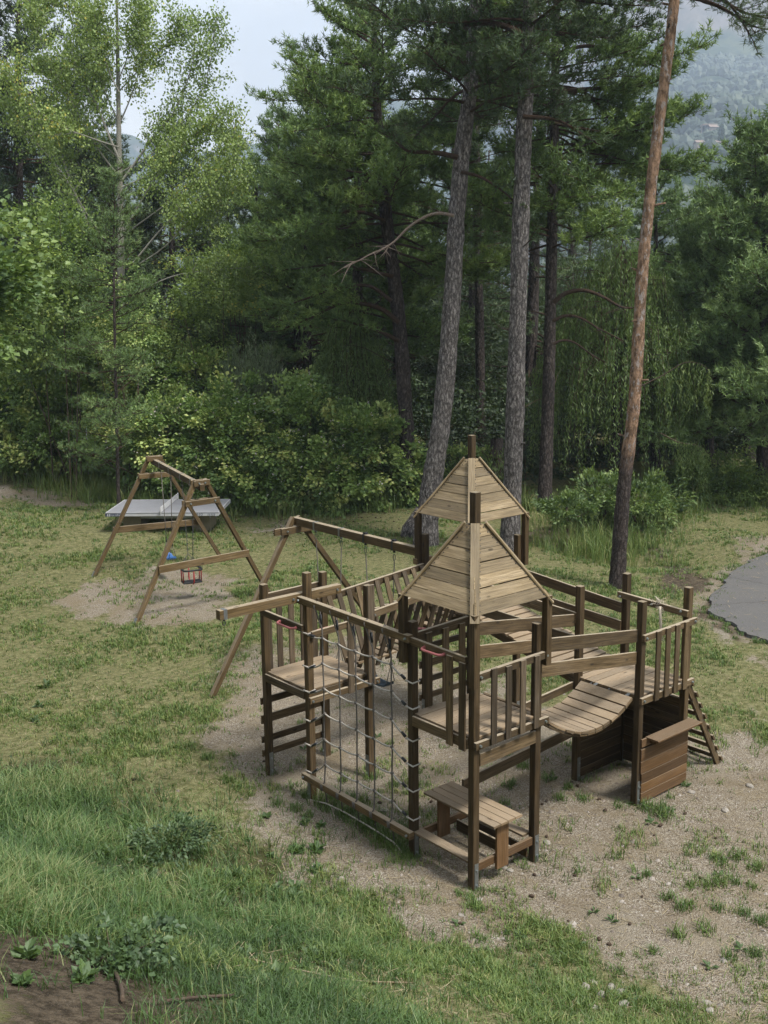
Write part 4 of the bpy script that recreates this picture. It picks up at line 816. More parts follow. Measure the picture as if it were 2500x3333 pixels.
def pine_limbs(limbs, tuft=.15, sec_gap=.22, sec_len=.5, dens=.085, start=.3):
    """Twigs and tuft positions along limbs (lists of points)."""
    tw = []; C = []; Dv = []; R = []
    for pts, r0 in limbs:
        pts = np.asarray(pts); L = float(np.linalg.norm(np.diff(pts, axis=0), axis=1).sum()); k = max(3, int(L * (1 - start) / sec_gap)); rb = random.uniform(.15, .75)
        for i in range(k + 1):
            t = start + (1 - start) * i / k; p = interp(pts, t); d = unit(interp(pts, min(1, t + .08)) - interp(pts, max(0, t - .08))); sd_ = unit(np.cross(d, [0, 0, 1]))
            for s_ in ((-1, 1) if i < k else (0,)):
                ln = (sec_len * L * (.42 * (1 - t) + .2) + .22) * random.uniform(.6, 1.25); dd = unit(d * random.uniform(.5, 1.0) + sd_ * s_ * random.uniform(.5, 1.0) + np.array([0, 0, random.uniform(-.3, .75)])); e = p + dd * ln * .6; e2 = e + unit(dd + np.array([0, 0, .5])) * ln * .4
                tw.append((p, e, e2)); q = max(3, int(ln / dens)); rr = min(1, max(0, rb + random.gauss(0, .16)))
                for j in range(q):
                    f = .25 + .75 * (j + random.random()) / q; c = (p + (e - p) * f / .6) if f < .6 else e + (e2 - e) * (f - .6) / .4
                    C.append(c + np.array([random.gauss(0, .07), random.gauss(0, .07), random.gauss(.02, .06)])); Dv.append(dd * .6 + np.array([random.gauss(0, .4), random.gauss(0, .4), .45])); R.append(rr + random.gauss(0, .17) + (.14 if f > .8 else 0))
    return tw, np.array(C), np.array(Dv), np.array(R)
def limb_mesh(limbs, tw, r_tw=.008):
    b_ = MB()
    for pts, r0 in limbs: b_.tube(pts, [r0 * (1 - .8 * i / (len(pts) - 1)) for i in range(len(pts))], 5, cap=False)
    for p, e, e2 in tw: b_.tube([p, e, e2], [r_tw * 1.4, r_tw, r_tw * .5], 3, cap=False)
    return b_
def trunk_mesh(path, rr, n=18, flare=.0):
    b_ = MB(); pts = smooth_path(path, 18); k = len(pts) - 1; rad_ = []
    for i in range(k + 1):
        t = i / k; r_ = np.interp(t, np.linspace(0, 1, len(rr)), rr); rad_.append(r_ * (1 + flare * math.exp(-t * 26)) * random.uniform(.95, 1.05))
    b_.tube(pts, rad_, n, cap=True); c0 = len(b_.v) - n * (k + 1)
    for i in range(k + 1):       # uneven girth
        for j in range(n):
            q = np.array(b_.v[c0 + i * n + j]); o = pts[i]; f = 1 + .06 * (float(vnoise(j * .7 + 5, i * .22, 77)) - .5) * 2 + .05 * (random.random() - .5); b_.v[c0 + i * n + j] = tuple(o + (q - o) * f)
    return b_
def pine(name, label, path, rr, bark_m, crown_m, f0=.35, nb=50, Lmax=3.6, el=(.0, .45), prof=None, limbs_px=(), tuft=.16, k=9, w=.016, gap=.22, dead=6, group=None, azr=None, up=.35, flare=.25, dens=.07, sec=.5, cat='tree', base=None):
    p0 = np.asarray(path[0], float); t = thing(name, label, cat, p0, group)
    trunk_mesh(path, rr, flare=flare).build('trunk', bark_m, t)
    limbs = []
    for i in range(nb):
        f = f0 + (1 - f0) * ((i + random.random()) / nb); q = (f - f0) / (1 - f0); L = Lmax * (prof(q) if prof else (.35 + .65 * math.sin(math.pi * min(1, q * .75 + .28))) ) * random.uniform(.6, 1.15); L = max(L, .35)
        az = random.uniform(0, 6.283) if azr is None else random.uniform(*azr); limbs.append((branch_curve(interp(path, f), az, random.uniform(*el) + .5 * q ** 2, L, up=up), np.interp(f, np.linspace(0, 1, len(rr)), rr) * .16 + .012))
    extra = [(smooth_path(px, 5), r_) for px, r_ in limbs_px]
    tw, C, Dv, R = pine_limbs(limbs + extra, sec_gap=gap, dens=dens, sec_len=sec)
    dl = [(branch_curve(interp(path, random.uniform(.12, f0 + .1)), random.uniform(0, 6.28), random.uniform(-.1, .3), Lmax * random.uniform(.25, .6), curve=.3, up=-.5), .02) for _ in range(dead)]
    limb_mesh(limbs + extra + dl, tw).build('branches', M['branch'], t)
    foliage('crown', needles(C, Dv, R, tuft, k, w), crown_m, t); return t
def clumps(c, r, nl, ncl=60, sg=.2, bottom=-.7, fill=.25):
    """Leaf points in clumps over a rounded, uneven mass: (points, outward, clump tone)."""
    d = rdirs(ncl * 2); d = d[d[:, 2] > bottom][:ncl]; ncl = len(d); rho = rng.uniform(.62, 1.06, (ncl, 1)); rho[: int(ncl * fill)] *= .6; cc = np.asarray(c) + d * rho * np.asarray(r); tone = rng.uniform(.05, .95, ncl); sc = rng.uniform(.55, 1.3, ncl) * sg
    i = rng.integers(0, ncl, nl); g_ = rng.normal(size=(nl, 3)) * sc[i][:, None] * np.array([1, 1, .75]) * np.mean(r) ** .5; return cc[i] + g_, nrm(d[i] + .5 * nrm(g_)), np.clip(tone[i] + rng.normal(0, .13, nl), 0, 1), cc
def shrub(name, label, c, r, nl, mat, L=.075, W=.055, ncl=60, sg=.2, cat='shrub', group=None, flowers=0, zb=None, stems=9, bottom=-1.1, droop=-.15, flat=1.4, trunk_r=.03, stem_name='stems', fill=.25):
    c = np.asarray(c, float); zb = float(H(c[0], c[1])) if zb is None else zb; t = thing(name, label, cat, (c[0], c[1], zb), group)
    p, o, tn, cc = clumps(c, r, nl, ncl, sg, bottom, fill); p[:, 2] = np.maximum(p[:, 2], zb + .02); foliage('foliage', leaves(p, o + [0, 0, droop], tn, L, W, flat), mat, t)
    b_ = MB()
    if not stems: b_.tube([np.array([c[0] - HR[0] * .8, c[1] - HR[1] * .8, zb - .1]), c - HR * .6, c + [0, 0, r[2] * .5]], [.12, .08, .03], 8)
    for q in cc[rng.permutation(len(cc))[:stems]]:
        b0 = np.array([c[0] + random.gauss(0, r[0] * .18), c[1] + random.gauss(0, r[1] * .18), zb - .05]); mid = lerp(b0, q, .55) + [0, 0, .12 * r[2]]; b_.tube([b0, lerp(b0, mid, .5), mid, q], [trunk_r, trunk_r * .8, trunk_r * .55, trunk_r * .25], 5, cap=False)
    b_.build(stem_name, M['twig'], t)
    if flowers:
        i = rng.integers(0, len(p), flowers); q = p[i] + o[i] * .09; q = np.repeat(q, 4, 0) + rng.normal(0, .028, (flowers * 4, 3)); foliage('blossom', leaves(q, rdirs(len(q)), rng.uniform(0, 1, len(q)), .05, .045, 1.2), M['flower'], t)
    return t
def copy_tree(o, loc, rz, s, label=None, group=None):
    c = o.copy(); COL.objects.link(c); c.location = loc; c.rotation_euler = (0, 0, rz); c.scale = (s, s, s * random.uniform(.92, 1.1))
    if label: c['label'] = label
    if group: c['group'] = group
    for ch in o.children:
        d = ch.copy(); COL.objects.link(d); d.parent = c
    return c

def bare_limb(t, pts, r, twigs=6, mat='palebranch'):
    b_ = MB(); q = smooth_path(pts, 6); b_.tube(q, [r * (1 - .75 * i / (len(q) - 1)) * random.uniform(.92, 1.08) for i in range(len(q))], 8, cap=False); b_.build('branch', M[mat], t)
    for k in range(twigs):
        f = random.uniform(.5, 1); p = interp(q, f); c = branch_curve(p, random.uniform(0, 6.28), random.uniform(-.8, .2), random.uniform(.3, .9), n=5); b_ = MB(); b_.tube(c, [.014, .012, .009, .007, .005, .003], 4, cap=False); b_.build('twig', M[mat], t)
def stubs(t, path, rr, fs, mat):
    for f in fs:
        p = interp(smooth_path(path, 8), f); a = random.uniform(0, 6.28); r = float(np.interp(f, np.linspace(0, 1, len(rr)), rr)); d = np.array([math.cos(a), math.sin(a), random.uniform(-.1, .4)]); b_ = MB(); b_.tube([p + d * r * .7, p + d * (r + random.uniform(.05, .3))], [.03, .018], 6); b_.build('branch_stub', mat, t)

# ------------------------------------------------------------------ the tall pines at the edge of the lawn
def px_path(pts, D): return [at(a, b, D) for a, b in pts]
def rooted(pts, D):
    q = px_path(pts, D); q[0] = np.array([q[0][0], q[0][1], float(H(q[0][0], q[0][1])) - .15]); return q
T1 = rooted([(1385, 1785), (1402, 1600), (1440, 1350), (1470, 1000), (1487, 700), (1510, 450), (1535, 250), (1548, 0), (1552, -330)], 28.6)
t = pine('leaning_pine', 'thick grey-barked pine leaning to the right just behind the rear pointed roof', T1, [.31, .275, .25, .23, .215, .2, .175, .15, .09], M['bark2'], M['pined'], f0=.67, nb=36, Lmax=3.9, el=(-.15, .4), tuft=.16, k=9, w=.022, dead=9, flare=.3,
    limbs_px=[(px_path([(1490, 512), (1440, 500), (1390, 495), (1330, 492), (1290, 462), (1255, 438)], 28.0), .075), (px_path([(1500, 560), (1560, 575), (1620, 610), (1680, 660), (1720, 700)], 28.0), .05)])
bare_limb(t, px_path([(1478, 702), (1430, 694), (1385, 705), (1330, 740), (1285, 785), (1250, 808), (1205, 828), (1165, 850), (1120, 872)], 27.6), .045, 18)
b_ = MB(); q = G(1338, 1745); b_.tube([q + [0, 0, -.1], q + [.03, .02, .22], q + [.16, .0, .42], q + [.34, -.02, .75]], [.33, .26, .2, .12], 10); b_.build('root_burr', M['bark2'], t)
T2 = rooted([(1660, 1795), (1672, 1500), (1690, 900), (1705, 450), (1722, 100), (1735, -330)], 27.8)
t = pine('straight_pine', 'tall straight pine with pale flaky bark rising right behind the two pointed roofs', T2, [.255, .24, .22, .2, .175, .12], M['bark2'], M['pined'], f0=.79, nb=26, Lmax=3.4, el=(-.1, .4), tuft=.16, k=9, w=.022, dead=3, flare=.25,
    limbs_px=[(px_path([(1712, 120), (1660, 92), (1600, 76), (1540, 78), (1490, 90), (1440, 130), (1420, 160)], 27.5), .09), (px_path([(1702, 380), (1780, 385), (1830, 398), (1900, 440), (1950, 470)], 27.4), .06)])
stubs(t, T2, [.24, .17], (.22, .3, .36, .44, .5), M['bark2'])
T3 = rooted([(2008, 1935), (2030, 1600), (2065, 1300), (2090, 900), (2120, 600), (2165, 250), (2195, 0), (2215, -250), (2230, -450)], 23.9)
t = pine('orange_pine', 'slender pine whose trunk turns from dark grey to flaky orange, beside the road', T3, [.17, .155, .135, .125, .12, .115, .105, .09, .06], M['barko'], M['pined'], f0=.88, nb=7, Lmax=2.0, el=(.1, .6), tuft=.15, k=11, w=.012, dead=0, flare=.3,
    limbs_px=[(px_path([(2200, -10), (2260, -5), (2330, 15), (2400, 55), (2450, 85), (2520, 100)], 23.6), .05), (px_path([(2205, -70), (2290, -60), (2380, 20), (2430, 95), (2450, 130)], 23.4), .045), (px_path([(2205, -60), (2330, -70), (2450, -30), (2560, 10), (2640, 30)], 23.2), .05), (px_path([(2200, -30), (2240, -20), (2290, 8), (2330, 20), (2370, 45)], 24.6), .03), (px_path([(2205, -40), (2320, -15), (2420, 40), (2500, 60), (2590, 110)], 24.2), .045), (px_path([(2195, 0), (2170, -15), (2140, -5), (2110, 5)], 23.9), .03), (px_path([(2205, -90), (2150, -50), (2090, -40), (2020, -30)], 24), .04)])
stubs(t, T3, [.16, .1], (.2, .27, .33, .38, .42, .47, .53, .58, .62, .68, .74), M['barko'])
T4 = rooted([(1337, 1655), (1318, 1300), (1295, 1000), (1262, 750), (1240, 500), (1225, 300), (1215, 20)], 34.5)
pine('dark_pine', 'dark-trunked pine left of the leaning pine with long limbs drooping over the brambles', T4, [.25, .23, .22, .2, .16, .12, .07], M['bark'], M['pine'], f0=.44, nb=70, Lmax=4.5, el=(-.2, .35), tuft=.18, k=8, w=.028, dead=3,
    limbs_px=[(px_path([(1298, 1050), (1250, 1010), (1190, 990), (1120, 985), (1060, 1010), (1010, 1035), (900, 1080)], 34), .09), (px_path([(1300, 1110), (1250, 1085), (1180, 1060), (1120, 1045), (1070, 1035)], 34.3), .08), (px_path([(1280, 900), (1200, 880), (1100, 860), (1000, 870), (920, 880)], 33.8), .07), (px_path([(1275, 980), (1200, 930), (1090, 940), (960, 985), (860, 1010)], 33.5), .07), (px_path([(1255, 720), (1180, 690), (1080, 700), (980, 690), (880, 720)], 34.2), .07), (px_path([(1250, 650), (1150, 610), (1050, 600), (950, 560)], 34.4), .07)])
T5 = rooted([(1772, 1670), (1785, 1300), (1793, 950), (1800, 600), (1806, 300), (1812, 0), (1815, -200)], 33)
t = pine('arching_pine', 'dark pine right of the straight pine with bare limbs arching towards the orange trunk', T5, [.21, .19, .17, .155, .13, .1, .06], M['bark'], M['pine'], f0=.40, nb=96, Lmax=4.2, el=(-.25, .35), tuft=.18, k=8, w=.028, dead=5,
    limbs_px=[(px_path([(1803, 300), (1900, 290), (2000, 285), (2100, 275), (2190, 245)], 32.6), .07), (px_path([(1803, 400), (1900, 420), (2000, 430), (2100, 400), (2170, 410)], 32.2), .06), (px_path([(1803, 280), (1900, 300), (1990, 380), (2080, 440), (2130, 450)], 33.2), .07), (px_path([(1803, 180), (1900, 150), (2000, 165), (2120, 210), (2180, 240)], 33), .07), (px_path([(1803, 120), (1880, 60), (1960, 60), (2040, 45)], 32.4), .06)])
for pp_, dd_, rr_ in (([(1803, 985), (1840, 955), (1900, 945), (1960, 965), (2020, 998), (2060, 1003)], 31.8, .08), ([(1800, 1045), (1840, 1028), (1890, 1035), (1950, 1070), (2030, 1110)], 32, .06), ([(1800, 1120), (1830, 1108), (1870, 1115), (1920, 1150), (1970, 1180)], 32.2, .05)): bare_limb(t, px_path(pp_, dd_), rr_, 4, 'branch')
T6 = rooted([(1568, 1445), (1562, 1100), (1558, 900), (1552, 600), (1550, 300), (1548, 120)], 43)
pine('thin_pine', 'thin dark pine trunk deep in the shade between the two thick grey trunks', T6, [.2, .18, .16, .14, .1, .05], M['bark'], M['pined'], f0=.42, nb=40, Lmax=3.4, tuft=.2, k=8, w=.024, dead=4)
low = lambda q: (1 - q) ** .8 * .85 + .15
def simple_pine(name, label, px, D, ytop, ybase, r, Lmax, mat, nb=60, f0=.2, bark_m='bark', prof=low, lean=0, **kw):
    nb = int(nb * 1.45)
    p = rooted([(px, ybase), (px + lean * .5, (ybase + ytop) / 2), (px + lean, ytop)], D); return pine(name, label, p, [r, r * .7, r * .12], M[bark_m], M[mat], f0=f0, nb=nb, Lmax=Lmax, prof=prof, el=(-.3, .55), up=.5, **kw)
kw = dict(tuft=.2, k=8, w=.034, gap=.24, dens=.08, sec=.62)
simple_pine('rounded_pine', 'broad mid-green pine left of the dark pine, its side sloping down towards the sky gap', 1165, 39, 40, 1500, .25, 4.0, 'pine', nb=70, f0=.3, **kw)
simple_pine('stepped_pine', 'blue-green pine whose tip stands against the sky left of the tall pines', 1000, 46, 290, 1400, .22, 4.4, 'pinel', nb=64, f0=.25, **kw)
simple_pine('pointed_pine', 'small pointed pine at the foot of the sky gap, left of the tall pines', 905, 52, 400, 1400, .2, 4.2, 'pinel', nb=56, f0=.2, **kw)
simple_pine('young_pine', 'slim young pine with open whorls standing in front of the poplar trunk', 372, 33, 560, 1420, .055, 2.1, 'pinel', nb=60, f0=.1, tuft=.14, k=9, w=.015, gap=.26, dead=0)
simple_pine('pale_young_pine', 'light green young pine seen low behind the orange trunk', 2135, 41, 560, 1500, .18, 3.6, 'pinel', nb=60, f0=.2, **kw)
simple_pine('roadside_pine', 'dense bright pine at the right edge of the photograph beyond the road', 2490, 36, 440, 1500, .24, 5.2, 'pinel', nb=100, f0=.2, **kw)
simple_pine('mid_pine', 'mid-green pine with spreading tiers between the orange trunk and the roadside pine', 2310, 42, 660, 1500, .2, 4.2, 'pinel', nb=76, f0=.22, **kw)
simple_pine('dark_left_pine', 'very dark tall pine rising at the upper left edge behind the poplar', 60, 46, -150, 1400, .28, 4.6, 'pined', nb=76, f0=.3, **kw)
simple_pine('inner_left_pine', 'dark pine directly behind the pale poplar crown', 250, 52, 110, 1400, .26, 4.6, 'pined', nb=66, f0=.3, **kw)
simple_pine('right_poplar_pine', 'dark pine filling the gap right of the poplar trunk', 560, 50, 430, 1400, .24, 4.4, 'pined', nb=60, f0=.25, **kw)
simple_pine('gap_pine', 'small dusky pine at the bottom of the sky gap right of the poplar', 740, 60, 430, 1400, .22, 4.4, 'pine', nb=56, f0=.2, **kw)
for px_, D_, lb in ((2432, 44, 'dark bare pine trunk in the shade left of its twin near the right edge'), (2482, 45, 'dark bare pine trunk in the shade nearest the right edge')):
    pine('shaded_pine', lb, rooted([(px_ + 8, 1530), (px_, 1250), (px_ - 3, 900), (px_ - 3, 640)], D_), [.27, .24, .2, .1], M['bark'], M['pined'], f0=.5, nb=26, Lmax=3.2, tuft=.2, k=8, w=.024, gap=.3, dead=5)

# ------------------------------------------------------------------ poplar with pale bark
PD = 40.0; pt = rooted([(400, 1240), (396, 950), (393, 700), (388, 500), (385, 300), (381, 60), (378, -120)], PD)
pop = thing('poplar_tree', 'tall light green poplar with pale grey bark and rising limbs at the upper left', 'tree', pt[0])
trunk_mesh(pt, [.17, .135, .115, .095, .075, .05, .025], 10).build('trunk', M['poplar'], pop)
limbs = [(smooth_path(px_path(p_, PD + dz), 5), r_ * .62) for p_, r_, dz in (
    ([(392, 530), (350, 430), (310, 330), (260, 240), (215, 130)], .08, -.6), ([(396, 590), (440, 530), (500, 445), (570, 360), (620, 230), (640, 120)], .09, -.4), ([(390, 400), (420, 330), (450, 240), (470, 130), (480, 20)], .05, .8), ([(388, 400), (355, 330), (320, 240), (290, 120), (280, 0)], .05, .9),
    ([(393, 580), (330, 500), (270, 400), (200, 270), (130, 190)], .06, 1.0), ([(396, 610), (480, 570), (560, 500), (650, 430), (740, 350)], .05, -1.2), ([(400, 760), (450, 670), (520, 560), (600, 470), (690, 400)], .07, -1.8), ([(430, 860), (530, 740), (600, 680), (700, 600), (780, 470)], .06, -2.0),
    ([(300, 760), (230, 590), (190, 470), (170, 420), (120, 330)], .08, 1.4), ([(340, 780), (280, 690), (200, 560), (90, 430), (30, 330)], .05, -.8), ([(420, 880), (540, 800), (640, 690), (720, 640), (800, 590)], .05, -1.0), ([(388, 300), (350, 220), (330, 130), (320, 30)], .04, -1), ([(386, 260), (420, 170), (440, 60), (450, -60)], .04, -.6), ([(430, 960), (560, 900), (680, 880), (800, 870), (900, 860)], .04, -2.4), ([(390, 480), (300, 450), (180, 400), (60, 300), (20, 200)], .05, -1.6), ([(396, 560), (520, 480), (640, 330), (690, 180), (700, 70)], .05, 1.2), ([(385, 300), (470, 210), (560, 130), (620, 60)], .04, 1.5), ([(382, 150), (300, 60), (220, 20), (120, -20)], .04, 0), ([(392, 520), (250, 380), (140, 140), (90, 40)], .05, 1.6), ([(410, 760), (560, 650), (700, 540), (770, 420)], .05, 1.2))]
C, Dv, R, tw = [], [], [], []
for pts, r_ in limbs:
    k = 40; rb = random.uniform(.25, .7)
    for i in range(k):
        f = .3 + .7 * i / k; p = interp(pts, f)
        d = unit(unit(interp(pts, min(1, f + .1)) - interp(pts, max(0, f - .1))) * .7 + rdirs(1)[0] * .8); e = p + d * random.uniform(.35, 1.15) * (1.1 - .3 * f); tw.append((p, lerp(p, e, .6), e))
        for _ in range(60): C.append(lerp(p, e, random.uniform(.15, 1.12)) + rng.normal(0, .17, 3)); Dv.append([0, 0, -.8]); R.append(rb + random.gauss(0, .2) + (.3 if random.random() < .006 else 0))
limb_mesh(limbs, tw, .006).build('branches', M['poplar'], pop); foliage('crown', leaves(np.array(C), np.array(Dv), np.array(R), .09, .078, .25), M['popl'], pop)

# ------------------------------------------------------------------ shrubs, brambles, willows
def ell(px, py, rx, ry, D, depth=1.0): k = D * 1.03 / FPX; return at(px, py, D), (rx * k, rx * k * depth, ry * k)
GB = 'clumps of the bramble thicket'
for i, (a, b, c, d, D_, nl, fl) in enumerate(((110, 1310, 190, 120, 39, 6500, 90), (330, 1320, 200, 140, 38.5, 7500, 80), (560, 1430, 190, 170, 35, 8500, 60), (760, 1440, 210, 210, 34.6, 11000, 110), (975, 1450, 210, 220, 34.2, 11000, 110), (1190, 1490, 190, 190, 34.3, 9500, 60), (1325, 1570, 80, 130, 34.5, 4000, 10), (650, 1270, 210, 140, 38, 7000, 60), (430, 1210, 210, 170, 38.5, 8000, 30), (190, 1150, 220, 190, 39, 8500, 20), (1060, 1320, 190, 130, 37.5, 6500, 40), (1500, 1560, 120, 110, 38, 3500, 0), (60, 1440, 170, 90, 38.2, 5500, 60), (210, 1450, 170, 90, 37.8, 5500, 60), (40, 1345, 170, 100, 39.5, 5500, 60), (230, 1365, 180, 100, 39, 6000, 60), (450, 1450, 150, 110, 36.5, 6000, 50), (860, 1560, 200, 110, 33.6, 7000, 40), (1080, 1570, 190, 110, 33.6, 7000, 40), (640, 1560, 140, 100, 34.2, 5000, 30))):
    c_, r_ = ell(a, b, c, d, D_, .8); shrub('bramble', 'leafy bramble clump with pale blossom in the thicket behind the lawn', c_, r_, int(nl * 1.35), M['bram'], .135, .1, ncl=int(120 * (c * d) / 40000) + 30, sg=.13, fill=.12, cat='bramble', group=GB, flowers=fl * 2)
for nm, lb, e_, nl, mt, kw_ in (
    ('maple', 'broad-leaved maple branch mass at the left edge above the tall grass', ell(-200, 960, 300, 320, 22), 12000, 'maple', dict(L=.14, W=.13, ncl=90, sg=.22, flat=1.2, stems=0)),
    ('light_bush', 'light green rounded bush tree below the left of the poplar crown', ell(185, 830, 170, 190, 36), 9500, 'leaf', dict(L=.11, W=.08, ncl=80, sg=.19, stems=3)),
    ('hazel_bush', 'mid-green leafy bush between the maple and the bramble hedge', ell(150, 1060, 200, 170, 37), 8500, 'leaf', dict(L=.11, W=.085, ncl=80, sg=.18, stems=3)),
    ('elder_bush', 'dark leafy bush right of the poplar trunk in front of the bare pine stems', ell(780, 870, 130, 130, 42), 7000, 'leaf', dict(L=.12, W=.07, ncl=60, sg=.18)),
    ('vine_bush', 'bright climbing vine hanging over the shrubs below the young pine', ell(400, 1040, 110, 170, 35.6), 6500, 'bram', dict(L=.09, W=.07, ncl=60, sg=.15)),
    ('aspen_sapling', 'yellow-green sapling foliage right of the young pine', ell(660, 950, 180, 120, 38.5), 4500, 'popl', dict(L=.1, W=.085, ncl=50, sg=.17)),
    ('dark_bush', 'dark green bush between the young pine and the feathery shrub', ell(560, 1090, 190, 130, 38.5), 7000, 'leaf', dict(L=.1, W=.075, ncl=70, sg=.18)),
    ('oak_shrub', 'spreading young oak shrub behind the orange pine trunk', ell(2075, 1625, 170, 100, 31), 5500, 'oak', dict(L=.13, W=.055, ncl=100, sg=.11, droop=.1)),
    ('low_oak_shrub', 'low oak shrub left of the orange trunk, leaning over the grassy dip', ell(1935, 1610, 105, 90, 30.5), 3600, 'oak', dict(L=.13, W=.055, ncl=64, sg=.10, droop=.1)),
    ('roadside_bush', 'dark green undergrowth bush beyond the road at the right', ell(2330, 1560, 150, 90, 36), 6000, 'leaf', dict(L=.1, W=.06, ncl=60, sg=.16)),
    ('edge_bush', 'dim leafy bush at the right edge below the shaded trunks', ell(2520, 1540, 130, 100, 37), 5000, 'leaf', dict(L=.1, W=.06, ncl=50, sg=.16)),
    ('verge_bush', 'low dense bush on the far verge of the road at the right', ell(2400, 1590, 120, 70, 34.5), 4500, 'leaf', dict(L=.1, W=.06, ncl=60, sg=.14)), ('hedge_bush', 'low leafy bush between the oak shrub and the far verge of the road', ell(2250, 1580, 110, 80, 34.8), 4500, 'oak', dict(L=.1, W=.06, ncl=60, sg=.14)), ('corner_bush', 'low leafy bush at the right edge where the road meets the wood', ell(2540, 1610, 110, 80, 34), 4200, 'leaf', dict(L=.1, W=.06, ncl=60, sg=.14)), ('shade_bush', 'small shaded bush right of the leaning pine foot', ell(1530, 1640, 60, 60, 33), 1500, 'leaf', dict(L=.09, W=.06, ncl=20, sg=.12))):
    shrub(nm, lb, e_[0], e_[1], nl, M[mt], **kw_)
c_, r_ = ell(825, 1230, 110, 120, 36.8); t = thing('feathery_shrub', 'feathery grey-green shrub standing above the bramble hedge', 'shrub', (c_[0], c_[1], float(H(c_[0], c_[1]))))
C, Dv, R = [], [], []; b_ = MB()
for _ in range(150):
    b0 = np.array([c_[0] + random.gauss(0, .35), c_[1] + random.gauss(0, .35), .2]); d = rdirs(1)[0]; e = c_ + np.array([d[0] * r_[0], d[1] * r_[0], abs(d[2]) * r_[2] * 1.15 + random.uniform(-.9, .2)]); pts = [b0, lerp(b0, e, .5) + [0, 0, .25], e]; b_.tube(pts, [.014, .009, .003], 3, cap=False); rr = random.random()
    for f in np.linspace(.45, 1, 26): p = interp(pts, f); C.append(p + rng.normal(0, .05, 3)); Dv.append(unit(e - b0) + [0, 0, .3]); R.append(rr)
b_.build('stems', M['twig'], t); foliage('foliage', needles(np.array(C), np.array(Dv), np.array(R), .16, 7, .013, .55), M['tama'], t)
def willow(name, label, px, D, ytop, ybot, rpx, n, zmin=.5):
    k = D * 1.03 / FPX; R_ = rpx * k; c0 = at(px, ybot, D); zb = float(H(c0[0], c0[1])); zt = at(px, ytop, D)[2]; t = thing(name, label, 'tree', (c0[0], c0[1], zb)); b_ = MB(); base = np.array([c0[0], c0[1], zb - .1]); b_.tube([base, base + [.1, 0, 2], base + [0, .1, zt * .6], base + [0, 0, zt * .8]], [.28, .22, .14, .06], 9); b_.build('trunk', M['bark'], t)
    C, Dv, R = [], [], []; b2 = MB()
    for i in range(n):
        a = random.uniform(0, 6.283); q = math.sqrt(random.uniform(.03, 1)); x, y = math.cos(a) * R_ * q, math.sin(a) * R_ * q; z0 = zb + (zt - zb) * (1 - .5 * q * q) * random.uniform(.78, 1.02); ln = min(random.uniform(1.4, 4.2), z0 - zb - random.uniform(zmin * .5, zmin * 1.5)); 
        if ln < .5: continue
        o = np.array([c0[0] + x, c0[1] + y, z0]); ou = unit([x, y, 0.001]); pts = [o - ou * .7 + [0, 0, .0], o, o + ou * .22 - [0, 0, ln * .35], o + ou * .28 + rng.normal(0, .05, 3) - [0, 0, ln]]
        if i % 4 == 0: b2.tube([np.array([c0[0] + x * .3, c0[1] + y * .3, z0 - .6])] + pts, [.03, .018, .012, .006, .003], 4, cap=False)
        rr = random.uniform(.1, .8); m_ = int(ln / .04)
        for f in np.linspace(.15, 1, m_): C.append(interp(pts, f) + rng.normal(0, .045, 3)); Dv.append([random.gauss(0, .5), random.gauss(0, .5), -1.1]); R.append(rr + random.gauss(0, .12))
    b2.build('branches', M['branch'], t); V, F, Rn = leaves(np.array(C), np.array(Dv) * 1.6, np.array(R), .15, .027, .1, .1); foliage('crown', (V, F, Rn), M['willow'], t)
willow('willow_tree', 'weeping willow hanging between the bramble hedge and the dark pine trunk', 1150, 36.6, 950, 1560, 130, 460, 1.6)
willow('broad_willow_tree', 'wide weeping willow in the shade behind the orange pine trunk', 2000, 36.5, 760, 1580, 260, 900, .9)
willow('low_willow_tree', 'small bright willow tuft showing between the two thick trunks', 1610, 36, 1440, 1600, 60, 90, .3)
for nm, lb, pth, D_ in (('willow_tree_branch', 'bright drooping willow spray right of the orange trunk, uppermost of the two', [(2080, 1260), (2160, 1220), (2230, 1180), (2290, 1190), (2320, 1230)], 33), ('willow_tree_branch', 'bright drooping willow spray low beside the oak shrub', [(2150, 1410), (2210, 1440), (2270, 1450), (2310, 1480)], 33)):
    pts = smooth_path(px_path(pth, D_), 5); t = thing(nm, lb, 'branch', pts[0]); b_ = MB(); b_.tube(pts, [.02 * (1 - .7 * i / len(pts)) for i in range(len(pts))], 4); b_.build('stem', M['twig'], t); C, Dv, R = [], [], []
    for i in range(34):
        o = interp(pts, .3 + .7 * i / 34); ln = random.uniform(.4, 1.5); rr = random.uniform(.5, 1)
        for f in np.linspace(0, 1, int(ln / .045)): C.append(o + [random.gauss(0, .05), random.gauss(0, .05), -ln * f]); Dv.append([random.gauss(0, .5), random.gauss(0, .5), -1.4]); R.append(rr)
    foliage('foliage', leaves(np.array(C), np.array(Dv), np.array(R), .13, .022, .1, .1), M['willow'], t)
# oak sapling with its own thin stem
p0 = G(1843, 1802); t = thing('oak_sapling', 'little oak sapling on a thin bent stem at the edge of the lawn', 'tree', p0); top = at(1845, 1650, 28.8); b_ = MB(); b_.tube(smooth_path([p0 - [0, 0, .05], lerp(p0, top, .4) + [.05, 0, 0], lerp(p0, top, .72), top], 5), .028, 6)
b_.tube([lerp(p0, top, .7), lerp(p0, top, .75) + HR * .3 + [0, 0, .05], lerp(p0, top, .9) + HR * .6], [.018, .013, .008], 5); b_.build('trunk', M['twig'], t)
c_, r_ = ell(1850, 1655, 105, 55, 28.8); p, o, tn, cc = clumps(c_, r_, 2600, 34, .12, -.8); foliage('crown', leaves(p, o, tn, .1, .05, .8), M['oak'], t)

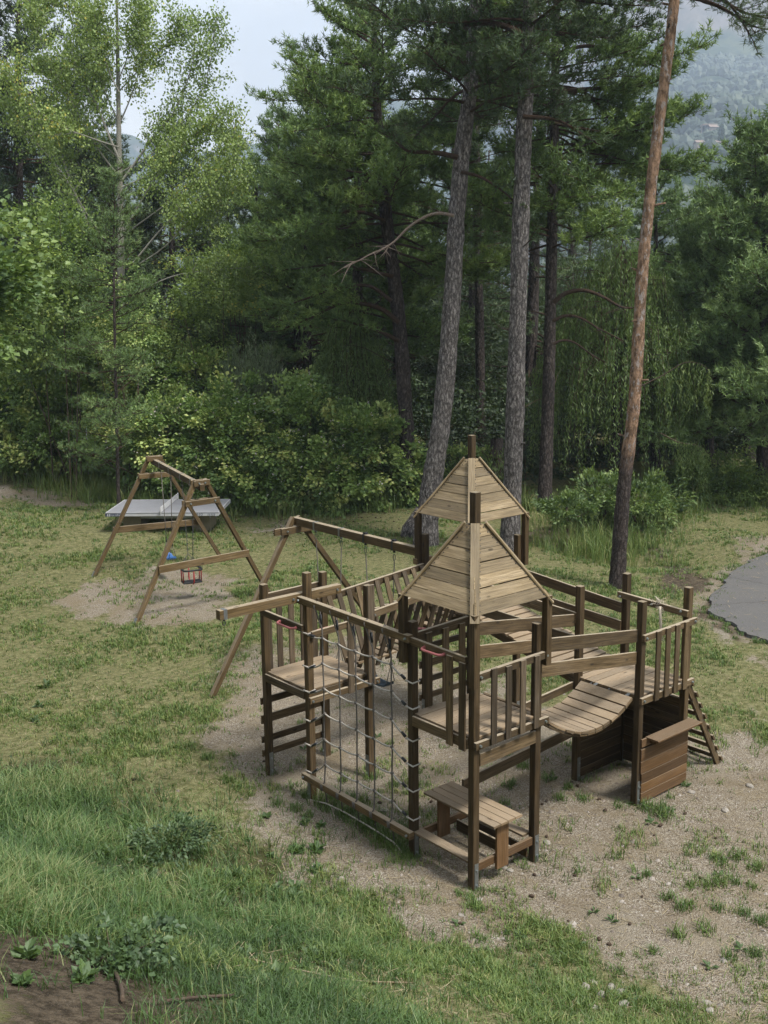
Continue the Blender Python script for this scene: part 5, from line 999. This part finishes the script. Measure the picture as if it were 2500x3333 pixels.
# ------------------------------------------------------------------ pines of the wood behind
def proto(h_, nb, L, seedoff):
    return pine('forest_pine', 'dark green pine in the wood behind the clearing', [np.array([0, 0, -.3]), np.array([.2, .1, h_ * .5]), np.array([.1, .2, h_])], [.24, .18, .03], M['bark'], M['pined'], f0=.14, nb=nb, Lmax=L, prof=low, el=(-.2, .3), up=.5, tuft=.24, k=7, w=.034, gap=.34, dens=.13, dead=8, group='pines of the wood behind')
pr_ = [proto(15, 62, 3.9, 0), proto(13, 54, 4.2, 1), proto(11, 52, 3.4, 2)]
spots = []
for D_ in (47, 55, 63, 72):
    half = .42 * D_ + 3; k = int(2 * half / 4.4)
    for i in range(k):
        L_ = -half + 2 * half * (i + random.random() * .9) / k; px_ = PW / 2 + L_ / D_ * FPX; top_y = np.interp(px_, [-300, 200, 480, 560, 700, 800, 900, 1000, 1100, 1800, 1950, 2150, 2300, 2500, 2800], [150, 250, 420, 520, 560, 520, 500, 420, 300, 300, 640, 760, 800, 780, 700])
        q = CAM + HF * D_ + HR * L_; zg = float(H(q[0], q[1])); zt = at(px_, top_y, D_)[2] * random.uniform(.78, 1.0); spots.append((q[0], q[1], zg, max(5.5, zt - zg)))
first = [True] * 3
for x, y, z, h_ in spots:
    i = random.randrange(3); s_ = h_ / (15, 13, 11)[i]
    if first[i]: pr_[i].location = (x, y, z); pr_[i].scale = (s_, s_, s_); first[i] = False
    else: copy_tree(pr_[i], (x, y, z), random.uniform(0, 6.28), s_)
us = []
for h_, lb in ((7.5, 'a'), (5.5, 'b')):
    us.append(shrub('understorey_tree', 'leafy understorey tree filling the dark wood behind the pines', (0, 0, h_ * .55), (2.3, 2.3, h_ * .47), 7500, M['shade_leaf'], .16, .11, ncl=90, sg=.26, cat='tree', group='understorey trees of the dark wood', zb=0.0, stem_name='trunk', trunk_r=.05))
us_first = [True, True]
for D_, st_ in ((49, 3.4), (56, 4.2), (66, 4.4), (78, 5.0), (92, 5.5)):
    half = .42 * D_ + 4; k = int(2 * half / st_)
    for i in range(k):
        L_ = -half + 2 * half * (i + random.random()) / k; px_ = PW / 2 + L_ / D_ * FPX; q = CAM + HF * (D_ + random.uniform(-2, 2)) + HR * L_; loc = (q[0], q[1], float(H(q[0], q[1])) - .1); j = random.randrange(2); s_ = random.uniform(.8, 1.25) * D_ / 52
        if us_first[j]: us[j].location = loc; us[j].scale = (s_,) * 3; us_first[j] = False
        else: copy_tree(us[j], loc, random.uniform(0, 6.28), s_)
for i, (px_, D_) in enumerate(((1450, 41), (1560, 46), (1680, 40), (1800, 43), (1950, 46), (2100, 46), (2250, 46), (2420, 47), (2560, 46), (1330, 43), (1200, 45), (1050, 45), (900, 46), (700, 46), (500, 46), (300, 46), (100, 46), (-80, 44))):
    c_ = at(px_, 1350, D_); c_[2] = float(H(c_[0], c_[1])) + 1.3; shrub('undergrowth_bush', 'shaded undergrowth bush in the dark wood behind the clearing', c_, (2.6, 2.2, 1.8 + random.random()), 2600, M['shade_leaf'], .17, .12, ncl=40, sg=.24, group='undergrowth of the dark wood')

# ------------------------------------------------------------------ grass, weeds and small things on the ground
def blades(p, h, w, rn, lean=.45, az=None):
    n = len(p); a = rng.uniform(0, 6.283, n) if az is None else az; d = np.stack([np.cos(a), np.sin(a), np.zeros(n)], 1); s = np.stack([-np.sin(a), np.cos(a), np.zeros(n)], 1); tw_ = rng.uniform(-1, 1, (n, 1)); s = nrm(s + d * tw_)
    ln = (rng.uniform(.15, 1.0, n) * lean)[:, None]; h = h[:, None]; w = w[:, None] * .5; up = np.array([0, 0, 1.0])
    mid = p + up * h * .6 * (1 - ln * .25) + d * h * ln * .35; tip = p + up * h * (1 - ln * .45) + d * h * ln * 1.1
    V = np.stack([p - s * w, p + s * w, mid - s * w * .8, mid + s * w * .8, tip], 1).reshape(-1, 3); b = np.arange(n)[:, None] * 5
    F = np.concatenate([b + [0, 1, 3], b + [0, 3, 2], b + [2, 3, 4]], 1).reshape(-1, 3); return V, F, np.repeat(np.clip(rn, 0, 1), 5)
def DL(n, d0, d1, wid=.40, mar=1.5):
    D = np.exp(rng.uniform(math.log(d0), math.log(d1), n)); L = rng.uniform(-1, 1, n) * (wid * D + mar); return CAM[0] + HF[0] * D + HR[0] * L, CAM[1] + HF[1] * D + HR[1] * L, D, L
def tuftize(x, y, D, k, spread, hh, wk, rn, hv=.35, lean=.5):
    """k blades round every tuft centre."""
    n = len(x); k_ = np.full(n, k) if np.isscalar(k) else k; i = np.repeat(np.arange(n), k_); sp_ = np.broadcast_to(spread, n)[i]; px = x[i] + rng.normal(0, 1, len(i)) * sp_; py = y[i] + rng.normal(0, 1, len(i)) * sp_
    h = np.broadcast_to(hh, n)[i] * rng.uniform(1 - hv, 1 + hv, len(i)); p = np.stack([px, py, H(px, py) - .012], 1); return blades(p, h, (.0032 + .00042 * D[i]) * wk, rn[i] + rng.normal(0, .13, len(i)), lean)
def cat_(*a):
    V, F, R, o = [], [], [], 0
    for v, f, r in a: V.append(v); F.append(f + o); R.append(r); o += len(v)
    return np.concatenate(V), np.concatenate(F), np.concatenate(R)
def stuff(name, VFR, mat):
    o = link_mesh(name, raw_mesh(name, VFR[0], VFR[1], VFR[2]), mat); return tag(o, kind='stuff')
x, y, D, L = DL(175000, 7.0, 37.5); nz_ = fbm(x * .8, y * .8, 61); nz2 = fbm(x * 2.6, y * 2.6, 67); gr = gravelness(x, y); li = litterness(x, y); lu = inside(PLUSH, x + rng.normal(0, .3, len(x)), y + rng.normal(0, .3, len(x))); rd_ = inside(PROAD, x, y)
pk = np.where(lu, .3, .8) * (1 - np.where(nz2 > .54, .72, .93) * gr) * (1 - .8 * li) * ~rd_ * np.clip((nz_ - .27) * 4.2, .16, 1) * np.clip((nz2 - .3) * 5, .2, 1)
kp = rng.random(len(x)) < pk; x, y, D, nz_, nz2, gr = x[kp], y[kp], D[kp], nz_[kp], nz2[kp], gr[kp]
rn = np.clip(.22 + (nz2 - .42) * .9 + rng.normal(0, .13, len(x)) + np.where(rng.random(len(x)) < .26, .38, 0), 0, 1)
A = tuftize(x, y, D, rng.integers(4, 9, len(x)), .035, np.clip(.05 + .17 * (nz_ - .3), .04, .16) * rng.uniform(.7, 1.5, len(x)), 1.25, rn, lean=.9)
TUF = [(1080, 2600, 1.3), (1130, 2660, 1.4), (1190, 2700, 1.4), (1240, 2740, 1.3), (1290, 2770, 1.2), (1050, 2620, 1.2), (1160, 2610, 1.1), (1220, 2670, 1.2), (1300, 2700, 1.0), (1010, 2590, 1.0), (1330, 2790, .9), (1280, 2560, .7), (1360, 2520, .7), (1200, 2540, .8), (1120, 2540, .8), (1600, 2520, .9), (1660, 2560, .9), (1780, 2540, .8), (1820, 2600, .8), (2140, 2640, 1), (2160, 2660, 1), (2110, 2630, .8), (2015, 2625, .6), (2250, 2755, .5), (2330, 2800, .7), (2395, 2795, .8), (2350, 2815, .6), (2105, 2850, .6), (2245, 2885, .6), (2300, 2890, .8), (2340, 2870, .7), (2400, 2880, .6), (2465, 2825, .8), (2450, 2890, .6), (2175, 2925, .7), (2225, 2955, .8), (2250, 2945, .6), (2330, 2965, .7), (2425, 2975, .7), (2485, 3005, .8), (2205, 3050, .8), (2295, 3035, .8), (2130, 3100, .6), (2380, 3120, .7), (2460, 3110, .8), (1545, 2950, .8), (1530, 2925, .6), (1500, 2905, .5), (1600, 2900, .4), (1570, 2960, .5), (1700, 3085, .6), (1560, 3050, .5), (1150, 2640, .9), (1180, 2690, .9), (1120, 2600, .8), (1270, 2755, 1), (1235, 2720, .9), (1200, 2660, .7), (1060, 2640, .6), (1000, 2660, .7), (950, 2560, .6), (1450, 2260, .6), (1650, 2455, .7), (1700, 2505, .8), (1680, 2480, .7), (1560, 2480, .6), (1850, 2565, .7), (1900, 2600, .7), (1640, 2620, .6), (1540, 2600, .6), (1600, 2650, .6), (1270, 2425, .6), (1330, 2380, .5), (990, 2360, .6), (620, 2430, .8), (680, 2470, .8), (740, 2540, .7), (900, 2620, .8), (960, 2640, .8), (1760, 3180, .7), (1830, 3130, .6), (1900, 3190, .6), (2020, 3170, .6), (2080, 3230, .6), (1990, 3260, .7), (2270, 2440, .7), (2200, 2510, .6), (2230, 2480, .7)]
tq = [G(a + random.gauss(0, 7), b + random.gauss(0, 5)) for a, b, c in TUF for _ in range(3)]; tz = np.repeat([c for a, b, c in TUF], 3); tx = np.array([q[0] for q in tq]); ty = np.array([q[1] for q in tq]); td = np.full(len(tx), 13.0)
pu = np.array([(0, 0), (0, 1), (1, 0), (1, 1), (0, 3.04), (0, 4.04), (1, 4.04), (1, 3.04), (3.07, 2.95), (4.07, 2.95), (3.07, 3.95), (4.07, 3.95), (3.01, -.05), (4.01, .95), (.96, -3.14), (4.95, -3.14), (2, -7.8), (5.28, -7.77), (3.06, -12), (6.2, -11.2), (4.9, 3.3), (3.6, 4.05), (.3, 2.0), (.1, 1.6), (-.1, 2.4), (.2, 2.7), (.6, 2.2)]); pu = np.repeat(pu, 3, 0) + rng.normal(0, .09, (len(pu) * 3, 2))
re_ = []
for i in range(len(PROAD)):
    a_, b_ = PROAD[i], PROAD[(i + 1) % len(PROAD)]
    for q in range(min(90, int(np.linalg.norm(b_ - a_) / .07))): re_.append(a_ + (b_ - a_) * random.random() + rng.normal(0, .16, 2))
re_ = np.array(re_); tx = np.concatenate([tx, pu[:, 0], re_[:, 0]]); ty = np.concatenate([ty, -pu[:, 1], re_[:, 1]]); td = np.concatenate([td, np.full(len(pu), 13.0), np.full(len(re_), 24.0)]); tz = np.concatenate([tz, np.full(len(pu), .55), np.full(len(re_), .6)])
B = tuftize(tx, ty, td, (28 * tz).astype(int), .06 * tz, .17 * tz, 1.1, np.clip(rng.normal(.22, .14, len(tx)), 0, 1), lean=.9)
stuff('grass', cat_(A, B), M['grass'])
x, y, D, L = DL(64000, 5.0, 17.0, .42, 1.0); kp = inside(PLUSH, x + rng.normal(0, .6, len(x)), y + rng.normal(0, .6, len(x))) & (rng.random(len(x)) < np.clip((fbm(x * 1.1, y * 1.1, 71) - .2) * 3, .25, 1) * (1 - .9 * litterness(x, y))); x, y, D = x[kp], y[kp], D[kp]; nl_ = fbm(x * .9, y * .9, 73)
A = tuftize(x, y, D, rng.integers(4, 8, len(x)), .05, (np.clip(.10 + .5 * (nl_ - .32), .07, .3) + .16 * np.exp(-((x - G(60, 2600)[0]) ** 2 + (y - G(60, 2600)[1]) ** 2) / 3.0)) * rng.uniform(.7, 1.3, len(x)), 1.25, np.clip(.38 + 2.0 * (nl_ - .44) + rng.normal(0, .22, len(x)) + np.where(rng.random(len(x)) < .07, .5, 0), 0, 1), lean=1.1)
i_ = rng.integers(0, len(x), 160); sx, sy = x[i_], y[i_]; A = cat_(A, blades(np.stack([sx, sy, H(sx, sy)], 1), rng.uniform(.25, .55, 160), np.full(160, .007), rng.uniform(.9, 1, 160), .5))
stuff('lush_grass', A, M['lush'])
n_ = 70000; x, y, D, L = DL(n_, 23, 48, .42, 2); wt = inside(PTALL, x + rng.normal(0, .5, n_), y + rng.normal(0, .8, n_)) * 1.0
for (a, b, c_) in ((700, 1655, 1.1), (900, 1665, 1.0), (1080, 1660, .9), (1230, 1650, .8), (2350, 1600, 2.0), (2200, 1610, 1.6), (2050, 1680, 1.4), (2480, 1590, 2.0), (1900, 1700, 1.0), (1600, 1660, .9), (600, 1640, 1.2), (1960, 1800, 1.2)):
    q = G(a, b); wt = np.maximum(wt, .75 * np.exp(-((x - q[0]) ** 2 + (y - q[1]) ** 2) / c_ ** 2))
kp = rng.random(n_) < wt; x, y, D = x[kp], y[kp], D[kp]
stuff('tall_grass', tuftize(x, y, D, rng.integers(4, 8, len(x)), .07, rng.uniform(.3, .85, len(x)), 1.0, np.clip(rng.normal(.5, .2, len(x)), 0, 1), lean=.6), M['grass'])
# straw and dry needles lying about
n_ = 26000; x, y, D, L = DL(n_, 7, 30); kp = (rng.random(n_) < .25 + .55 * fbm(x, y, 81)) & ((~inside(PROAD, x, y)) | (rng.random(n_) < .45)); x, y, D = x[kp], y[kp], D[kp]; p = np.stack([x, y, H(x, y) + rng.uniform(.002, .02, len(x)) + .072 * inside(PROAD, x, y)], 1); a = rng.uniform(0, 6.283, len(x)); d = np.stack([np.cos(a), np.sin(a), rng.normal(0, .1, len(x))], 1); ln = rng.uniform(.03, .12, len(x))[:, None] * (1 + .03 * D[:, None]); s = np.stack([-np.sin(a), np.cos(a), 0 * a], 1) * (.0013 + .00016 * D[:, None])
V = np.stack([p - s, p + s, p + d * ln + s, p + d * ln - s], 1).reshape(-1, 3); stuff('straw', (V, np.arange(len(V)).reshape(-1, 4), np.repeat(rng.uniform(0, 1, len(x)), 4)), M['straw'])
# loose gravel stones
n_ = 14000; x, y, D, L = DL(n_, 7, 30); onr = inside(PROAD, x, y); kp = (rng.random(n_) < np.where(onr, .3, gravelness(x, y) * .8 + .04)) & ((D < 19) | onr); x, y, D = x[kp], y[kp], D[kp]; k = len(x); oc = np.array([[1, 0, 0], [.3, .95, .1], [-.9, .35, 0], [-.5, -.85, .1], [.6, -.8, 0], [.1, 0, .75], [-.2, .3, .6]]); of = np.array([[0, 1, 5], [1, 6, 5], [1, 2, 6], [2, 3, 6], [3, 5, 6], [3, 4, 5], [4, 0, 5]])
sz = (rng.gamma(2.0, .0045, k) + .004)[:, None, None]; a = rng.uniform(0, 6.283, k); Rm = np.stack([np.stack([np.cos(a), -np.sin(a), 0 * a], 1), np.stack([np.sin(a), np.cos(a), 0 * a], 1), np.stack([0 * a, 0 * a, 1 + 0 * a], 1)], 1); V = np.einsum('nij,kj->nki', Rm, oc) * sz * rng.uniform(.7, 1.3, (k, 1, 3)) + np.stack([x, y, H(x, y) + .072 * onr[kp]], 1)[:, None, :]
F = (of[None] + (np.arange(k) * 7)[:, None, None]).reshape(-1, 3)
m, n, l, b = mat_base('gravel_stone'); r_ = ramp(n, [(0, (0.08, 0.066, 0.055)), (0.6, (0.2, 0.17, 0.145)), (1, (0.31, 0.285, 0.26))]); l.new(attr(n), r_.inputs['Fac']); l.new(r_.outputs['Color'], b.inputs['Base Color']); b.inputs['Roughness'].default_value = .9
stuff('gravel', (V.reshape(-1, 3), F, np.repeat(rng.uniform(0, 1, k), 7)), m)
def on_ground(px, py, dz=0): q = G(px, py); return (q[0], q[1], float(H(q[0], q[1])) + dz)
def spread(proto_o, spots, label=None, group=None, s0=.8, s1=1.25, dz=0):
    for i, (a, b) in enumerate(spots):
        if i == 0: proto_o.location = on_ground(a, b, dz); continue
        c = proto_o.copy(); COL.objects.link(c); c.location = on_ground(a, b, dz); s = random.uniform(s0, s1); c.scale = (s, s, s); c.rotation_euler = (0, 0, random.uniform(0, 6.28))
        for ch in proto_o.children: d = ch.copy(); COL.objects.link(d); d.parent = c
# pine cones
bm = bmesh.new(); bmesh.ops.create_icosphere(bm, subdivisions=2, radius=1)
for v_ in bm.verts: v_.co *= 1 + .22 * (hash((round(v_.co.x * 50), round(v_.co.z * 40))) % 7 / 7 - .4); v_.co = Vector((v_.co.x * .036, v_.co.y * .024, v_.co.z * .022 + .016))
me = bpy.data.meshes.new('pine_cone'); bm.to_mesh(me); bm.free(); cone = link_mesh('pine_cone', me, M['cone']); tag(cone, 'fallen brown pine cone lying on the ground', 'pine cone', 'pine cones lying about')
sp_ = [(2150, 2690), (2130, 2720), (1970, 2640), (2230, 2650), (2330, 2730), (1740, 2850), (1730, 2920), (1880, 2560), (1860, 2550), (2090, 2920), (1850, 3000), (1640, 2900), (1400, 2690), (1430, 2660), (1520, 2700), (860, 2480), (880, 2600), (1050, 2620), (640, 2740), (780, 2830), (1500, 3010), (1120, 2880), (960, 2900), (2280, 2860), (1950, 3060), (2050, 3010)] + [(random.gauss(1180, 130), random.uniform(1670, 1745)) for _ in range(60)] + [(random.gauss(930, 60), random.uniform(1690, 1740)) for _ in range(36)] + [(random.uniform(400, 2300), random.uniform(2350, 3100)) for _ in range(26)]
spread(cone, sp_, s0=.55, s1=.95)
# bigger stones
bm = bmesh.new(); bmesh.ops.create_icosphere(bm, subdivisions=2, radius=1)
for v_ in bm.verts: v_.co *= 1 + .3 * (float(vnoise(v_.co.x * 1.7 + 3, v_.co.y * 1.7 + v_.co.z * 1.3, 5)) - .5); v_.co = Vector((v_.co.x * .05, v_.co.y * .036, v_.co.z * .024 + .008))
me = bpy.data.meshes.new('stone'); bm.to_mesh(me); bm.free(); stn = link_mesh('stone', me, M['stone']); tag(stn, 'pale angular stone lying in the gravel', 'stone', 'loose stones')
spread(stn, [(2020, 3230), (1960, 3240), (1905, 3215), (1930, 3200), (1890, 3250), (1990, 3215), (2080, 3250), (2300, 3265), (2310, 3290), (1640, 2825), (1660, 2835), (1780, 2745), (1200, 2600), (1210, 2575), (1250, 2640), (890, 2505), (1060, 2835), (1110, 2860), (1930, 3280), (1850, 3190), (1560, 2930), (2030, 3270), (1500, 2980), (2360, 2640), (2250, 2580), (2440, 2560)], s0=.5, s1=1.3)
# weeds with broad leaves
def weed(n_, L_, W_, up_):
    t = thing('weed', 'small broad-leaved weed growing in the gravel and thin grass', 'weed', (0, 0, 0), 'broad-leaved weeds'); a = rng.uniform(0, 6.283, n_); e = rng.uniform(.1, up_, n_); d = np.stack([np.cos(a) * np.cos(e), np.sin(a) * np.cos(e), np.sin(e)], 1); c = d * L_ * rng.uniform(.4, .9, (n_, 1)) + [0, 0, .01]; foliage('leaf', leaves(c, d * 2.5, rng.uniform(.2, 1, n_), L_, W_, 1.2), M['weed'], t); b_ = MB()
    for q in range(n_): b_.tube([np.zeros(3), c[q]], .0025, 3, cap=False)
    b_.build('stem', M['weed'], t); return t
spread(weed(12, .10, .045, .7), [(2120, 2680), (2180, 2640), (2230, 2560), (1900, 2600), (1840, 2570), (1650, 3040), (1690, 3050), (1930, 2970), (1990, 3000), (1740, 3150), (1560, 2440), (1600, 2400), (1490, 3010), (1230, 2400), (1800, 2540), (640, 2230), (140, 2330), (990, 2440), (2310, 3150), (2070, 2860), (2340, 2850), (2410, 3090), (1880, 3080), (1350, 3080), (1100, 3110)], s0=.45, s1=.9)
t2 = weed(16, .10, .045, 1.1); t2['label'] = 'lush broad-leaved weed at the foot of the grassy bank'; t2['group'] = 'weeds of the grassy bank'
spread(t2, [(130, 2300), (150, 2240), (120, 2350), (300, 2730), (420, 2760), (360, 2800), (560, 2820), (480, 2850), (250, 2700), (760, 2870), (780, 2890), (700, 2950), (980, 3050), (1020, 3120), (900, 3200)], s0=.7, s1=1.5)
c_ = G(380, 3150); shrub('leafy_plant', 'low bluish-green leafy plant on the bare soil at the lower left', c_ + [0, 0, .14], (.6, .36, .13), 900, M['herb'], .05, .042, ncl=34, sg=.1, cat='plant', stems=8, trunk_r=.006, flat=1.4)
c_ = G(560, 2800); shrub('leafy_plant', 'dark nettle-like leafy plant standing in the long bank grass', c_ + [0, 0, .25], (.5, .4, .2), 1200, M['herb'], .055, .03, ncl=34, sg=.1, cat='plant', stems=8, trunk_r=.006, flat=1.2)
t3 = weed(26, .075, .05, .9); t3['label'] = 'low clover-like leafy weed among the bank grass'; t3['group'] = 'clover-like weeds of the bank'
spread(t3, [(random.uniform(60, 1100), random.uniform(2650, 3250)) for _ in range(46)], s0=.7, s1=1.5)
# fallen sticks at the lower left
for nm_, pts_, r_, lb in (('fallen_stick', [(800, 3130), (930, 3160), (1080, 3190), (1180, 3205), (1350, 3210)], .008, 'long thin pale dead stem lying across the lower grass'), ('fallen_stick', [(330, 3130), (370, 3170), (395, 3230), (400, 3270)], .014, 'short dark crooked stick on the bare soil at the lower left'), ('fallen_stick', [(540, 3275), (640, 3262), (760, 3255)], .012, 'straight brown stick on the bare soil beside the long grass'), ('fallen_stick', [(1020, 3190), (1130, 3230), (1250, 3290), (1360, 3330)], .006, 'thin pale dead stem slanting down to the bottom edge')):
    pts = [np.array(on_ground(a, b, .03)) for a, b in pts_]; t = MB(); t.tube(smooth_path(pts, 4), r_, 5); o = t.build(nm_, M['twig'] if r_ > .01 else M['straw']); tag(o, lb, 'stick')
# grey marker post among the brambles
for a, b, h_, lb in ((283, 1448, 60, 'thin grey metal post standing in the brambles at the left'),):
    q = at(a, b, 36); q1 = at(a - 2, b - h_, 36); t = MB(); t.tube([q - [0, 0, 1.0], q1], .02, 8); tag(t.build('metal_post', M['steel']), lb, 'post')

# ------------------------------------------------------------------ houses and trees on the far mountain side
def on_mount(px, py):
    d = ray(px, py); last = None
    for r_ in np.arange(250, 2100, 6.0):
        p_ = CAM + d * (r_ / math.hypot(d[0], d[1])); az = math.degrees(math.atan2(p_[0], p_[1])); rr = math.hypot(p_[0], p_[1])
        if float(mount_h(np.array(az), np.array(rr))) > p_[2]: return p_
    return None
M['plaster'] = plain('pale_plaster', (0.26, 0.22, 0.19), .9, 0, .1, .2); M['tiles'] = plain('clay_tiles', (0.2, 0.15, 0.125), .9, 0, .15, .4); M['glass'] = plain('dark_glass', (.03, .035, .04), .3)
def house(px, py, wd, dp, ht, label, open_=False):
    p_ = on_mount(px, py)
    if p_ is None: return
    t = thing('house', label, 'house', p_); f_ = HR; s_ = HF; up = np.array([0, 0, 1.0]); p_ = p_ + up * 1.0
    if open_:
        for k in range(6):
            b_ = MB(); q = p_ + f_ * (-wd / 2 + wd * k / 5); b_.beam(q - up * 4, q + up * ht, .9, .9); b_.build('pillar', M['plaster'], t)
        b_ = MB(); b_.beam(p_ - f_ * wd * .52 + up * (ht + .5), p_ + f_ * wd * .52 + up * (ht + 1.2), dp, 1.0); b_.build('roof', M['tiles'], t); return
    b_ = MB(); b_.beam(p_ - f_ * wd / 2 + up * (ht / 2 - 2), p_ + f_ * wd / 2 + up * (ht / 2 - 2), dp, ht + 4); b_.build('wall', M['plaster'], t)
    b_ = MB(); e = .6
    for sg in (-1, 1): b_.poly([q for q in ([p_ - f_ * (wd / 2 + e) + s_ * sg * (dp / 2 + e) + up * ht, p_ + f_ * (wd / 2 + e) + s_ * sg * (dp / 2 + e) + up * ht, p_ + f_ * (wd / 2 + e) + up * (ht + dp * .28), p_ - f_ * (wd / 2 + e) + up * (ht + dp * .28)][::-sg])], .4)
    b_.build('roof', M['tiles'], t)
    for k in range(max(2, int(wd / 4))):
        for z_ in (ht * .3, ht * .7):
            b_ = MB(); q = p_ - f_ * (wd / 2 - 2 - 3.6 * k) - s_ * (dp / 2 + .02) + up * z_; b_.beam(q - up * .8, q + up * .8, 1.1, .12, side=f_); b_.build('window', M['glass'], t)
house(2330, 462, 11, 9, 9, 'tall pale house with a tiled roof on the hazy far slope'); house(2282, 502, 8, 7, 6, 'small pale house lower left on the hazy far slope'); house(2324, 500, 8, 7, 5.5, 'small tiled house beside a cypress on the hazy far slope'); house(2335, 432, 24, 8, 4, 'long open shed with a flat tiled roof on pillars, highest on the far slope', True)
C, Dv, R = [], [], []; cnt = 0
bm = bmesh.new(); bmesh.ops.create_icosphere(bm, subdivisions=1, radius=1); sv = np.array([v_.co[:] for v_ in bm.verts]); sf = np.array([[v_.index for v_ in f_.verts] for f_ in bm.faces]); bm.free()
Va, Fa, Ra = [], [], []; off = 0
azs = rng.uniform(46, 66, 14000); rs = np.sqrt(rng.uniform(380 ** 2, 1500 ** 2, 14000)); xx, yy = rs * np.sin(np.radians(azs)), rs * np.cos(np.radians(azs)); kp = fbm(xx / 85, yy / 85, 91, 4) + (rs > 1000) * .1 > .46; azs, rs, xx, yy = azs[kp], rs[kp], xx[kp], yy[kp]; zz = mount_h(azs, rs)
k = len(xx); sz = rng.uniform(2.6, 6.5, k)[:, None, None]; V = (sv[None] * (1 + rng.uniform(-.28, .28, (k, len(sv), 1)))) * sz * np.array([1, 1, 1.15]) + np.stack([xx, yy, zz + sz[:, 0, 0] * .6], 1)[:, None, :]; F = (sf[None] + (np.arange(k) * len(sv))[:, None, None]).reshape(-1, 3)
stuff('forest', (V.reshape(-1, 3), F, np.repeat(rng.uniform(0, .8, k), len(sv))), leafmat('far_forest_leaves', [(0, (0.012, 0.024, 0.013)), (1, (0.032, 0.052, 0.026))], .1))
cyp = on_mount(2345, 500)
if cyp is not None:
    t = thing('cypress', 'slim dark cypress beside the small houses on the far slope', 'tree', cyp); p = np.array(cyp); d = rdirs(1500); rr_ = rng.uniform(.6, 1, (1500, 1)); foliage('crown', leaves(p + [0, 0, 9] + d * rr_ * np.array([2.0, 2.0, 10]), d, rng.uniform(0, .5, 1500), 1.2, .9), M['pined'], t); b_ = MB(); b_.tube([p - [0, 0, 2], p + [0, 0, 3]], .3, 6); b_.build('trunk', M['bark'], t)

# unseen pines added beside and behind the viewer to keep light off the left
for D_, L_, h_ in ((16, -13.5, 13), (11, -12.5, 15), (6, -12, 15), (1, -11, 16), (-4, -10, 15), (-8, -6, 14), (22, -17, 13), (-10, -1, 14), (13, -17, 17), (4, -16, 17), (-9, -13, 17)):
    q = CAM + HF * D_ + HR * L_; copy_tree(pr_[0], (q[0], q[1], float(H(q[0], q[1])) - .2), random.uniform(0, 6.28), h_ / 15, 'unseen dark green pine added on the bank to block light', 'unseen light-blocking pines beside the viewpoint')
